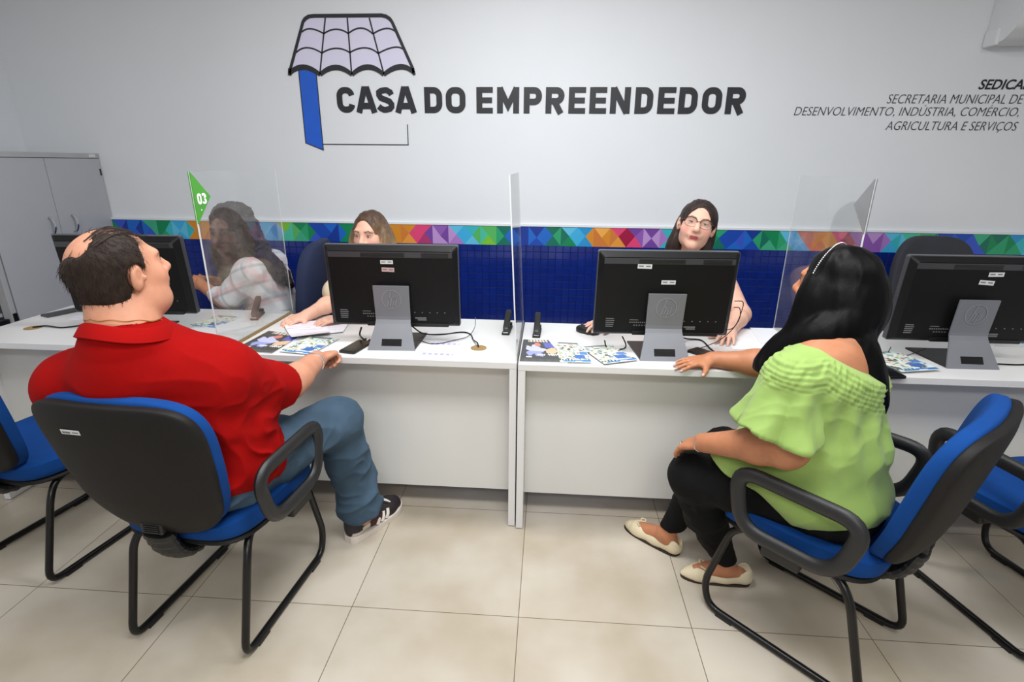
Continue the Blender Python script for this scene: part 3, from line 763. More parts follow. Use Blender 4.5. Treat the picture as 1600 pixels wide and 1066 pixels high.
def form(seed, tint=(214, 196, 222)):
    R = random.Random(seed); rows = [(R.uniform(.05, .95), R.random(), R.choice([(206, 200, 232), (226, 200, 212), (186, 190, 224), (230, 222, 236)])) for _ in range(16)]
    def f(u, v):
        c = (238, 236, 243)
        for y, x, col in rows:
            if abs(v - y) < .012 and x * .4 < u < .55 + x * .4: c = col
        return c
    return f
def card(u, v):
    c = (236, 234, 242)
    if .2 < v < .55 and .06 < u < .94: c = (172, 168, 214) if int(u * 18) % 3 else (222, 218, 240)
    if abs(v - .75) < .05 and .3 < u < .8: c = (205, 205, 226)
    return c
sheet('magazine', 'dark cover magazine just right of the centre divider', 'magazine', [(-.100, 1.966), (.090, 1.970), (.012, 2.245), (-.098, 2.243)], darkmag(1), th=.004)
sheet('brochure', 'colourful brochure with blue patches lying against the dark magazine by the centre divider', 'brochure', [(.060, 1.968), (.184, 1.976), (.164, 2.205), (.042, 2.215)], colourful(2), z=DZ + .0044)
sheet('brochure', 'colourful brochure nearest to the stand of the middle right computer', 'brochure', [(.232, 1.958), (.372, 2.018), (.282, 2.195), (.150, 2.155)], colourful(5), z=DZ + .0065)
sheet('magazine', 'dark cover magazine on the desk by the red sleeve of the man', 'magazine', [(-1.290, 1.985), (-1.110, 1.966), (-1.095, 2.215), (-1.275, 2.255)], darkmag(2), th=.004)
sheet('brochure', 'colourful brochure in front of the hand of the man in red', 'brochure', [(-1.090, 1.985), (-.948, 1.962), (-.910, 2.172), (-1.050, 2.185)], colourful(7), z=DZ + .0044)
sheet('brochure', 'colourful brochure on the left desk below the green flag', 'brochure', [(-1.665, 2.255), (-1.52, 2.235), (-1.50, 2.432), (-1.64, 2.44)], colourful(9), z=.786)
sheet('brochure', 'colourful brochure on the right desk beside the black hair ends', 'brochure', [(1.352, 1.972), (1.520, 2.012), (1.478, 2.22), (1.312, 2.18)], colourful(11), z=DZ + .009)
sheet('paper', 'white form sheets fanned under the fingers of the blond woman', 'paper', [(-1.105, 2.13), (-.965, 2.215), (-1.075, 2.42), (-1.275, 2.385)], form(1), z=DZ + .007, th=.002, curl=.1)
sheet('paper', 'lower white form sheet fanned out toward the computer', 'paper', [(-1.06, 2.20), (-.93, 2.27), (-.96, 2.45), (-1.17, 2.42)], form(6), z=DZ + .0045, th=.002)
sheet('card', 'pale printed card in front, right of the middle left computer stand', 'card', [(-.515, 2.000), (-.365, 2.000), (-.368, 2.065), (-.512, 2.068)], card, (30, 14), th=.0006)
sheet('card', 'bluish printed card behind the pale card, under the cables', 'card', [(-.508, 2.130), (-.362, 2.135), (-.362, 2.195), (-.506, 2.195)], card, (30, 14), th=.0006)
sheet('paper', 'white leaflet with pink print behind the dark magazine at the centre divider', 'paper', [(-.002, 2.252), (.125, 2.256), (.122, 2.318), (.004, 2.318)], form(4), (30, 20), th=.0006)
sheet('paper', 'large white sheet beside the fingers of the woman with glasses', 'paper', [(.80, 2.20), (1.02, 2.24), (1.03, 2.50), (.86, 2.51)], lambda u, v: (240, 240, 243), (4, 4), th=.001)
sheet('paper', 'white sheet lying by the right divider, over the larger sheet', 'paper', [(.95, 2.30), (1.09, 2.32), (1.095, 2.535), (.985, 2.535)], lambda u, v: (236, 237, 242), (4, 4), z=DZ + .0016, th=.001)
sheet('paper', 'small printed slip on the far left desk beside the black cable', 'paper', [(-2.29, 2.28), (-2.17, 2.33), (-2.20, 2.41), (-2.31, 2.36)], form(8), (20, 20), z=.786, th=.001)
sheet('magazine', 'coloured magazines at the right picture edge behind the computer', 'magazine', [(1.98, 2.36), (2.18, 2.36), (2.20, 2.53), (2.00, 2.53)], colourful(21), th=.012)

# ------------------------------------------------------------------ visitor chairs
def make_chair(label, loc, rot):
    t = thing('visitor_chair', label, 'chair', loc, rot, 'blue visitor chairs on black sled frames')
    def seatf(x, y, z):
        zz = z + .432
        if y > .12: zz -= 1.1 * (y - .12) ** 2 * 2.2
        zz += .02 * (x / .235) ** 2 * (1 if z > 0 else .3)
        return (x * (1 - .10 * max(0, -y) / .23), y + .02, zz)
    V, F = superell(.240, .235, .038, .45, .42, 56, 16, seatf); MB().add(V, F).build('seat', m_blue, t, True)
    V, F = superell(.236, .232, .014, .5, .42, 48, 10, lambda x, y, z: (x * (1 - .10 * max(0, -y) / .23), y + .02, z + .398 - (1.6 * (y - .12) ** 2 if y > .12 else 0))); MB().add(V, F).build('seat_shell', m_shell, t, True)
    rec = math.tan(math.radians(11))
    def backf(off):
        def f(x, y, z):
            w = 1 + .10 * (z / .24) - .16 * max(0, -z / .24) ** 2
            yy = y + off - z * rec - .035 * (1 - (x / .23) ** 2) + .05 * max(0, -z / .24 - .2) ** 2
            return (x * w, yy - .245, z + .692)
        return f
    V, F = superell(.236, .034, .246, .5, .42, 56, 28, backf(.004)); MB().add(V, F).build('backrest', m_blue, t, True)
    V, F = superell(.238, .024, .236, .42, .42, 56, 28, backf(-.028)); MB().add(V, F).build('back_shell', m_shell, t, True)
    # ribbed bracket between seat and back
    mb = MB(); pts = spline([(0, .06, .375), (0, -.08, .352), (0, -.18, .352), (0, -.235, .395), (0, -.262, .47)], 6)
    n = len(pts); mb.tube(pts, [.022 + (.004 if i % 2 else 0) for i in range(n)], 16, ry=[.050 + (.005 if i % 2 else 0) for i in range(n)], up=(0, .3, 1)); mb.build('bracket', m_black, t, False)
    mb = MB(); mb.box((-.035, -.012, -.018), (.035, .004, .018), .003); 
    for k in range(4): mb.box((-.025, -.015, -.012 + k * .007), (.025, -.012, -.009 + k * .007))
    mb.V = [(x, y - .268, z + .495) for x, y, z in mb.V]; mb.build('back_catch', m_arm, t)
    # one bent tube on each side, joined under the seat
    for s in (-1, 1):
        x = .205 * s
        pts = [(x * .80, -.02, .385), (x * .92, -.13, .378), (x, -.17, .33), (x, -.255, .0135), (x, .235, .0135), (x, .262, .10), (x * .97, .195, .372), (x * .80, .10, .385)]
        fr = MB().tube(fillet(pts, .055, False, 6), .0125, 10).build('sled_tube', m_tube, t, True)
        for y in (-.17, .17): MB().box((x - .013, y - .03, .0), (x + .013, y + .03, .012), .002).build('glide', m_black, fr)
        ax = .292 * s
        loop = [(ax, .175, .645), (ax, -.185, .640), (ax, -.135, .452), (ax, .135, .452)]
        L = fillet(loop, .075, True, 7)
        MB().tube(L, .017, 12, True, ry=.024, up=(s, 0, 0)).build('armrest', m_arm, t, True)
        mb = MB(); mb.box((min(.19 * s, ax), -.05, .405), (max(.19 * s, ax), .06, .425), .003); mb.box((ax - .012, -.05, .405), (ax + .012, .06, .45), .004); mb.build('arm_bracket', m_black, t)
    MB().box((-.165, -.10, .374), (.165, -.075, .398)).build('cross_bar', m_tube, t)
    return t
def chair_label(t, x, z):
    rec = math.tan(math.radians(11)); T = Matrix.Translation((x, -.3305 - (z - .70) * rec, z)) @ Matrix.Rotation(math.atan(rec), 4, 'X')
    mb = MB(); mb.box((-.028, -.0012, -.007), (.028, .0, .007)); mb.V = [tuple(T @ Vector(v)) for v in mb.V]; s = mb.build('asset_label', m_sticker, t)
    mb = MB(); mb.box((-.024, -.0016, -.004), (.0, -.0012, .002)); mb.box((.006, -.0016, -.002), (.024, -.0012, .002)); mb.V = [tuple(T @ Vector(v)) for v in mb.V]; mb.build('print', m_stickgrey, s)
ch1 = make_chair('blue and black visitor chair the man in red sits on', (-1.105, 1.50, 0), math.radians(-5.5))
ch2 = dup(ch1, 'blue and black visitor chair the woman in green sits on', (.925, 1.535, 0), math.radians(44))
ch3 = dup(ch1, 'empty blue visitor chair without armrests at the left picture edge', (-1.975, 1.76, 0), math.radians(-11))
for ch in list(ch3.children):
    if ch.name.startswith('arm'): bpy.data.objects.remove(ch)
ch4 = dup(ch1, 'empty blue visitor chair cut by the right picture edge', (1.72, 1.69, 0), math.radians(14))
chair_label(ch1, -.085, .845)

# ------------------------------------------------------------------ staff chairs behind the desks
def make_staff(label, loc, rot, m, bh=.29, bz=.86):
    t = thing('office_chair', label, 'chair', loc, rot, 'office chairs behind the desks')
    V, F = superell(.24, .23, .045, .45, .45, 40, 14, lambda x, y, z: (x, y, z + .46 - (1.5 * (y - .12) ** 2 if y > .12 else 0))); MB().add(V, F).build('seat', m, t, True)
    V, F = superell(.225, .045, bh, .5, .5, 48, 24, lambda x, y, z: (x * (1 - .12 * abs(z / bh) ** 2), y - .25 - z * .12 - .04 * (1 - (x / .22) ** 2), z + bz)); MB().add(V, F).build('backrest', m, t, True)
    mb = MB(); mb.tube(fillet([(0, 0, .41), (0, -.25, .41), (0, -.31, .50), (0, -.31, bz - .08)], .05), .018, 10); mb.cyl((0, 0, .25), .025, .34, 16); mb.build('post', m_black, t, True)
    for k in range(5):
        a = 2 * PI * k / 5 + .3; c, s = math.cos(a), math.sin(a)
        lg = MB().tube([(0, 0, .10), (.24 * c, .24 * s, .07)], .018, 8).build('leg', m_black, t, True)
        MB().cyl((.24 * c, .24 * s, .029), .028, .03, 16, 'x').build('caster', m_black, lg, True)
    return t
st1 = make_staff('navy office chair beside the curly haired woman, behind the left divider', (-1.575, 2.84, 0), math.radians(97), m_navy, .27, .84)
st2 = make_staff('charcoal office chair standing empty behind the right edge computer', (2.19, 2.90, 0), math.radians(180), m_grayfab)
st3 = make_staff('office chair the blond woman sits on', (-.90, 2.92, 0), math.radians(175), m_grayfab, .16, .74)
st4 = dup(st3, 'office chair the woman with glasses sits on', (.76, 2.94, 0), math.radians(180))

# ------------------------------------------------------------------ implicit surfaces for people and cloth
class Body:
    def __init__(s): s.P = []
    def c(s, p0, p1, r0, r1=None, k=.02): s.P.append(('c', np.array(p0, float), np.array(p1, float), r0, r0 if r1 is None else r1, k)); return s
    def e(s, c, r, R=None, k=.02): s.P.append(('e', np.array(c, float), np.array(r, float), np.eye(3) if R is None else np.array(R), k, 1)); return s
    def cut(s, c, r, R=None, k=.01): s.P.append(('e', np.array(c, float), np.array(r, float), np.eye(3) if R is None else np.array(R), k, -1)); return s
    def cutc(s, p0, p1, r0, r1=None, k=.01): s.P.append(('x', np.array(p0, float), np.array(p1, float), r0, r0 if r1 is None else r1, k)); return s
    def plane(s, n, p, k=.006): s.P.append(('p', np.array(n, float) / np.linalg.norm(n), np.array(p, float), k)); return s   # removes the side n points to
    def fn(s, f, lo, hi, k=.01, mode=1): s.P.append(('f', f, np.array(lo, float), np.array(hi, float), k, mode)); return s
    def chain(s, pts, rs, k=.02):
        for i in range(len(pts) - 1): s.c(pts[i], pts[i + 1], rs[i], rs[i + 1], k)
        return s
    def bb(s, q):
        if q[0] in 'cx': return np.minimum(q[1] - q[3], q[2] - q[4]), np.maximum(q[1] + q[3], q[2] + q[4])
        if q[0] == 'e': ex = np.sqrt(((q[3] * q[2]) ** 2).sum(1)); return q[1] - ex, q[1] + ex
        if q[0] == 'f': return q[2], q[3]
    def mesh(s, h=.005, disp=None):
        bbs = [s.bb(q) for q in s.P if q[0] == 'c' or (q[0] in 'ef' and q[5] == 1)]
        lo = np.min([b[0] for b in bbs], 0) - 3 * h; hi = np.max([b[1] for b in bbs], 0) + 3 * h
        n = np.ceil((hi - lo) / h).astype(int) + 1
        G = np.full(n, .5, np.float32); ax = [(lo[i] + np.arange(n[i]) * h).astype(np.float32) for i in range(3)]
        for q in s.P:
            if q[0] == 'p':
                d = (ax[0][:, None, None] - q[2][0]) * q[1][0] + (ax[1][None, :, None] - q[2][1]) * q[1][1] + (ax[2][None, None, :] - q[2][2]) * q[1][2]
                a = G; k = q[3]; hh = np.maximum(k - np.abs(a - d), 0) / k; G = (np.maximum(a, d) + hh * hh * k * .25).astype(np.float32); continue
            k = q[5] if q[0] in 'cx' else q[4]; b0, b1 = s.bb(q); m = k + 2 * h
            i0 = np.clip(np.floor((b0 - m - lo) / h).astype(int), 0, n); i1 = np.clip(np.ceil((b1 + m - lo) / h).astype(int) + 1, 0, n)
            if (i1 <= i0).any(): continue
            X = ax[0][i0[0]:i1[0]][:, None, None]; Y = ax[1][i0[1]:i1[1]][None, :, None]; Z = ax[2][i0[2]:i1[2]][None, None, :]
            if q[0] in 'cx':
                a, b = q[1], q[2]; v = b - a; L = max(v @ v, 1e-12)
                t = np.clip(((X - a[0]) * v[0] + (Y - a[1]) * v[1] + (Z - a[2]) * v[2]) / L, 0, 1)
                d = np.sqrt((X - a[0] - t * v[0]) ** 2 + (Y - a[1] - t * v[1]) ** 2 + (Z - a[2] - t * v[2]) ** 2) - (q[3] + (q[4] - q[3]) * t)
            elif q[0] == 'e':
                c, r, R = q[1], q[2], q[3]; x, y, z = X - c[0], Y - c[1], Z - c[2]
                u = [(x * R[0, i] + y * R[1, i] + z * R[2, i]) / r[i] for i in range(3)]
                k0 = np.sqrt(u[0] ** 2 + u[1] ** 2 + u[2] ** 2) + 1e-6; k1 = np.sqrt((u[0] / r[0]) ** 2 + (u[1] / r[1]) ** 2 + (u[2] / r[2]) ** 2) + 1e-6
                d = k0 * (k0 - 1) / k1
            else: d = q[1](*np.broadcast_arrays(X, Y, Z))
            sl = tuple(slice(i0[i], i1[i]) for i in range(3)); a = G[sl]
            sub = q[0] == 'x' or (q[0] in 'ef' and q[5] == -1)
            if sub: d = -d; hh = np.maximum(k - np.abs(a - d), 0) / k; G[sl] = np.maximum(a, d) + hh * hh * k * .25
            else: hh = np.maximum(k - np.abs(a - d), 0) / k; G[sl] = np.minimum(a, d) - hh * hh * k * .25
        V, F = surface_nets(G, lo, h)
        if disp is not None and len(V):
            N = normals(V, F); V = V + N * disp(V, N)[:, None]
        return V, F
def surface_nets(G, lo, h):
    s = G < 0; n = np.array(G.shape) - 1
    cnt = np.zeros(n, np.int8); cor = [(i, j, k) for i in (0, 1) for j in (0, 1) for k in (0, 1)]
    sl = lambda c: tuple(slice(c[i], c[i] + n[i]) for i in range(3))
    for c in cor: cnt += s[sl(c)]
    act = (cnt > 0) & (cnt < 8); cells = np.argwhere(act); N = len(cells)
    idx = np.full(n, -1, np.int32); idx[act] = np.arange(N)
    vals = {c: G[sl(c)][act] for c in cor}; pos = np.zeros((N, 3)); w = np.zeros(N)
    for a in cor:
        for ax in range(3):
            if a[ax]: continue
            b = list(a); b[ax] = 1; b = tuple(b); va, vb = vals[a], vals[b]; cr = (va < 0) != (vb < 0)
            t = np.where(cr, va / np.where(cr, va - vb, 1), 0); p = np.tile(np.array(a, float), (N, 1)); p[:, ax] += t
            pos[cr] += p[cr]; w[cr] += 1
    V = lo + (cells + pos / w[:, None]) * h; Fs = []
    for ax in range(3):
        o1, o2 = [(1, 2), (2, 0), (0, 1)][ax]
        A = [slice(1, -1)] * 3; A[ax] = slice(0, -1); B = list(A); B[ax] = slice(1, None)
        sa, sb = s[tuple(A)], s[tuple(B)]; cr = np.argwhere(sa != sb); flip = sb[sa != sb]
        base = cr.copy(); base[:, o1] += 1; base[:, o2] += 1
        q = []
        for d1, d2 in ((-1, -1), (0, -1), (0, 0), (-1, 0)):
            c = base.copy(); c[:, o1] += d1; c[:, o2] += d2; q.append(idx[c[:, 0], c[:, 1], c[:, 2]])
        q = np.stack(q, 1); q[flip] = q[flip][:, ::-1]; Fs.append(q)
    return V, np.concatenate(Fs).astype(np.int32)
def normals(V, F):
    a = np.cross(V[F[:, 2]] - V[F[:, 0]], V[F[:, 3]] - V[F[:, 1]]); N = np.zeros_like(V)
    for k in range(4): 
        for d in range(3): N[:, d] += np.bincount(F[:, k], a[:, d], len(V))
    return N / (np.linalg.norm(N, axis=1)[:, None] + 1e-12)
LAST = [None, None]
def org(name, body, m, parent, h=.005, disp=None, tint=None):
    V, F = body.mesh(h, disp); LAST[:] = [V, F]
    o = mesh_obj(name, V - np.array(parent.location), F, m, parent, True)
    if tint is not None:
        a = o.data.color_attributes.new('tint', 'FLOAT_COLOR', 'POINT'); a.data.foreach_set('color', tint(V).astype(np.float32).ravel())
    return o
def folds(amp, sc, seed=0, dirv=None, st=3.0, fine=0.0):
    """soft cloth folds: ridged noise stretched along dirv, two octaves"""
    d = np.array(dirv or (0, 0, 1), float); d /= np.linalg.norm(d)
    def ridge(V, sc, seed):
        al = V @ d; P = V - np.outer(al, d) + np.outer(al / st, d)
        P = P * sc + seed * 3.7
        P = P + vnoise(P[:, 0] * .5 + 9, P[:, 1] * .5, P[:, 2] * .5)[:, None] * 1.3
        n = vnoise(*P.T); return np.clip(1 - 2.6 * np.abs(n), 0, 1) ** 2, n
    def f(V, N):
        r, n = ridge(V, sc, seed); r2, _ = ridge(V, sc * 1.9, seed + 5)
        w = .35 + .65 * np.clip(.5 + 2.2 * vnoise(*(V * 5 + seed).T), 0, 1)
        out = w * (amp * (r - .3) + amp * .45 * (r2 - .3)) + amp * .5 * n
        if fine: out = out + fine * vnoise(*(V * 90).T)
        return out
    return f
def fur(name, V, N, sel, flow, parent, m, count, length, r=.0006, lift=.25, seed=1):
    """short hair strands growing from a hair surface"""
    R = np.random.RandomState(seed); ids = np.nonzero(sel)[0]; ids = R.choice(ids, min(count, len(ids)), False); mb = MB(); off = np.array(parent.location)
    for i in ids:
        p, n = V[i], N[i]; f = np.array(flow(p)); f = f - n * (f @ n); f = f / (np.linalg.norm(f) + 1e-9); f = f + R.normal(0, .22, 3)
        L = length * R.uniform(.6, 1.2); pts = [p - n * .002 - off, p + f * L * .5 + n * L * lift * .5 - off, p + f * L + n * L * lift * .35 - off]
        mb.tube(pts, [r, r * .8, r * .3], 3, cap=False)
    return mb.build(name, m, parent, True, fix=False)

def frame(o, y, z):
    y = Vector(y).normalized(); z = Vector(z); z = (z - y * z.dot(y)).normalized(); x = y.cross(z)
    return Matrix(((x.x, y.x, z.x, o[0]), (x.y, y.y, z.y, o[1]), (x.z, y.z, z.z, o[2]), (0, 0, 0, 1)))
def R3(M): return np.array([[M[i][j] for j in range(3)] for i in range(3)])
def T(M, p): v = M @ Vector(p); return (v.x, v.y, v.z)

def head_frame(o, yaw, pitch, roll=0):
    """yaw: direction the face looks, degrees from +Y, positive to the left; pitch up positive"""
    return Matrix.Translation(o) @ Matrix.Rotation(math.radians(yaw), 4, 'Z') @ Matrix.Rotation(math.radians(pitch), 4, 'X') @ Matrix.Rotation(math.radians(roll), 4, 'Y')
def head(b, M, s=1.0, wd=1.0, jowl=0.0, neck=None, nr=.058):
    R = R3(M); E = lambda c, r, k=.02: b.e(T(M, [v * s for v in c]), [v * s for v in r], R, k)
    Cc = lambda p, q, r0, r1, k=.012: b.c(T(M, [v * s for v in p]), T(M, [v * s for v in q]), r0 * s, r1 * s, k)
    if neck is not None: b.c(neck, T(M, (0, -.025 * s, -.055 * s)), nr, nr * .93, .03)
    E((0, -.018, .035), (.077 * wd, .097, .084)); E((0, .022, -.028), (.061 * wd, .067, .086), .03)
    for q in (-1, 1):
        E((q * .040 * wd, .012, -.056), (.020, .034, .034), .03); E((q * .040 * wd, .052, -.022), (.024, .024, .026), .03)
        if jowl: E((q * .036 * wd, .028, -.082), (.028 + jowl, .036 + jowl, .026 + jowl), .03)
    E((0, .064, -.094), (.024, .02, .02), .03)
    if jowl: E((0, .022, -.100), (.045 + jowl, .046, .022 + jowl), .035)
    Cc((-.036, .074, .030), (.036, .074, .030), .013, .013, .02)
    for q in (-1, 1):
        b.cut(T(M, (q * .031 * s, .099 * s, .011 * s)), (.019 * s, .016 * s, .0115 * s), R, .014)
        E((q * .031, .0715, .011), (.0155, .0145, .0125), .006)
    Cc((0, .080, .026), (0, .106, -.020), .0085, .0125, .014); E((0, .103, -.023), (.0135, .012, .0105), .01)
    for q in (-1, 1): E((q * .0125, .093, -.027), (.0085, .011, .0075), .008)
    E((0, .083, -.046), (.030, .012, .012), .02)
    Cc((-.019, .083, -.0545), (.019, .083, -.0545), .0050, .0050, .006); Cc((0, .0875, -.0535), (0, .0875, -.0535), .006, .006, .008)
    Cc((-.017, .083, -.0635), (.017, .083, -.0635), .0058, .0058, .006)
    for q in (-1, 1):
        Mr = M @ Matrix.Rotation(q * -.42, 4, 'Z'); c = T(M, (q * .079 * wd * s, -.008 * s, -.004 * s))
        Re = R3(M @ Matrix.Rotation(math.radians(-14), 4, 'X') @ Matrix.Rotation(q * .42, 4, 'Z'))
        b.e(c, (.009 * s, .020 * s, .034 * s), Re, .006)
        b.cut(T(M, (q * (.079 * wd + .0125) * s, .0005 * s, .001 * s)), (.0115 * s, .0125 * s, .0225 * s), Re, .004)
        b.e(T(M, (q * (.079 * wd + .002) * s, -.006 * s, .002 * s)), (.004 * s, .004 * s, .015 * s), Re, .003)
        b.e(T(M, (q * .082 * wd * s, .0085 * s, -.008 * s)), (.005 * s, .005 * s, .008 * s), Re, .004)
def skin_tint(M, s, skin, lip, brow=None, wd=1.0, blush=None, nails=()):
    Mi = np.array(M.inverted()); sk, lp = np.array(srgb(*skin)), np.array(srgb(*lip))
    def f(V):
        P = (V @ Mi[:3, :3].T + Mi[:3, 3]) / s; C = np.tile(sk, (len(V), 1))
        def mix(w, c): C[:] = C * (1 - w[:, None]) + np.array(c) * w[:, None]
        near = (np.abs(P) < .13).all(1)
        if blush:
            for q in (-1, 1): mix(near * np.exp(-(((P[:, 0] - q * .043) / .022) ** 2 + ((P[:, 2] + .025) / .02) ** 2)) * .55 * (P[:, 1] > .02), srgb(*blush))
        d = np.sqrt((np.maximum(np.abs(P[:, 0]) - .010, 0) / 1.3) ** 2 + (P[:, 2] + .0590) ** 2); mix(near * (P[:, 1] > .072) * np.clip((.0105 - d) / .003, 0, 1), lp)
        if brow:
            for q in (-1, 1):
                x = P[:, 0] * q; zc = .029 + .006 * np.clip((x - .012) / .025, 0, 1) - .010 * np.clip((x - .037) / .016, 0, 1)
                w = np.clip((.0048 - np.abs(P[:, 2] - zc)) / .0022, 0, 1) * np.clip((x - .011) / .004, 0, 1) * np.clip((.054 - x) / .006, 0, 1) * (P[:, 1] > .03); mix(near * w * .9, srgb(*brow))
        for p in nails:
            d = np.linalg.norm(V - np.array(p[0]), axis=1); mix(np.clip((p[1] - d) / .002, 0, 1), srgb(*p[2]))
        return C
    return f
def eyes(M, s, parent, iris=(70, 46, 30), down=0.0, op=.0050):
    R = R3(M); off = np.array(parent.location); me = MB()
    for q in (-1, 1):
        c = np.array(T(M, (q * .031 * s, .0745 * s, .0108 * s)))
        V, F = superell(.0126 * s, .0130 * s, op * s, 1, 1, 20, 12)
        MB().add([tuple(c + R @ np.array(v) - off) for v in V], F).build('eye', mat('eye_white', (204, 194, 186), .3, var=.01), parent, True)
        c2 = np.array(T(M, (q * .031 * s, .0815 * s, (.0108 - down) * s)))
        V, F = superell(.0064 * s, .0070 * s, op * 1.02 * s, 1, 1, 16, 10)
        MB().add([tuple(c2 + R @ np.array(v) - off) for v in V], F).build('iris', mat('iris', (46, 30, 22), .15), parent, True)
        # upper lash line
        pts = [T(M, ((q * .031 + .0135 * math.cos(a)) * s, (.0868 - .0075 * abs(math.cos(a)) ** 2) * s, (.0108 + (op + .0004) * math.sin(a)) * s)) for a in [PI * i / 10 for i in range(11)]]
        me.tube([Vector(p) - Vector(off) for p in pts], .0011 * s, 6)
    me.build('lashes', mat('lash', (30, 22, 20), .7), parent, True)

def hand(b, M, side, s=1.0, curl=(.35, .4, .3), spread=.10, thumb=(.55, -.15, .2), curls=None, k=.006):
    """M: wrist frame, +Y to the fingers, +Z back of the hand; side +1 right hand (thumb at -X when palm faces down), -1 left"""
    R = R3(M); sx = -side; P = lambda x, y, z: T(M, (sx * x * s, y * s, z * s)); tips = []
    b.c(P(0, -.03, 0), P(.004, .02, .001), .026 * s, .027 * s, .015)
    b.e(P(.004, .048, 0), (.041 * s, .046 * s, .0155 * s), R, .012)
    for x in (.026, .009, -.009, -.026): b.c(P(x * .6, .03, .002), P(x, .084, .001), .011 * s, .0095 * s, .010)
    b.c(P(.010, .018, -.006), P(.036, .050, -.006), .016 * s, .012 * s, .012)
    for i, (x, L) in enumerate(zip((.028, .0095, -.0095, -.027), (.072, .080, .074, .058))):
        cs = curls[i] if curls else curl; p = np.array((x, .086 - abs(x) * .12, 0.)); ang = 0; r = .0085 - .0006 * (i == 3) * 2
        az = spread * (1.5 - i) * .9
        for j, fr in enumerate((.45, .30, .25)):
            ang += cs[j]; d = np.array((math.sin(az) * math.cos(ang), math.cos(az) * math.cos(ang), -math.sin(ang))); qn = p + d * L * fr
            b.c(P(*p), P(*qn), r * s, (r - .0009) * s, k); p = qn; r -= .0009
        up = np.array((0, math.sin(ang), math.cos(ang))); tips.append(P(*(p + up * .004)))
    t0 = np.array((.034, .040, -.006)); a, dz, bend = thumb
    d = np.array((math.sin(a), math.cos(a), dz)); d /= np.linalg.norm(d); t1 = t0 + d * .034
    d2 = np.array((math.sin(a - bend), math.cos(a - bend), dz)); d2 /= np.linalg.norm(d2); t2 = t1 + d2 * .028
    b.c(P(*t0), P(*t1), .0125 * s, .0100 * s, .008); b.c(P(*t1), P(*t2), .0098 * s, .0082 * s, .006); tips.append(P(*(t2 + np.array((0, .002, .004)))))
    return tips
def arm(b, sh, el, wr, r=(.055, .044, .043, .028), k=.02):
    sh, el, wr = map(np.array, (sh, el, wr)); m = el + (wr - el) * .3
    b.c(sh, el, r[0], r[1], k); b.c(el, m, r[1] * .98, r[2], k); b.c(m, wr, r[2], r[3], k)
def strands(name, guides, m, parent, count, rad, jit, seed, r=.0011, curl=0.0, freq=60, seg=14):
    """loose hair strands following guide polylines"""
    R = random.Random(seed); mb = MB(); off = Vector(parent.location)
    G = [spline(g, 6) for g in guides]
    for _ in range(count):
        g = R.choice(G); n = len(g); o = Vector((R.gauss(0, 1), R.gauss(0, 1), R.gauss(0, .4))) * rad; ph = R.uniform(0, 6.28); end = int(n * R.uniform(.7, 1)); st = int(n * R.uniform(0, .25))
        pts = []
        for i in range(st, max(end, st + 4)):
            i = min(i, n - 1); t = i / n; p = g[i] + o * (.55 + .6 * t) + Vector((R.gauss(0, jit), R.gauss(0, jit), R.gauss(0, jit))) * .3
            if curl: p = p + Vector((math.cos(ph + t * freq), math.sin(ph + t * freq), .5 * math.sin(ph + t * freq * .7))) * curl * min(1, t * 3)
            if not pts or (p - pts[-1]).length > 1e-4: pts.append(p - off)
        if len(pts) > 3: mb.tube(pts, [r * (1 - .6 * i / len(pts)) for i in range(len(pts))], 4, cap=False)
    return mb.build(name, m, parent, True, fix=False)

def m_skin(name): return mat(name, (255, 255, 255), .48, attr='tint', var=.07, vscale=32, bump=(380, .3, .001), sss=.05, spec=.35)
skinM = m_skin('skin')

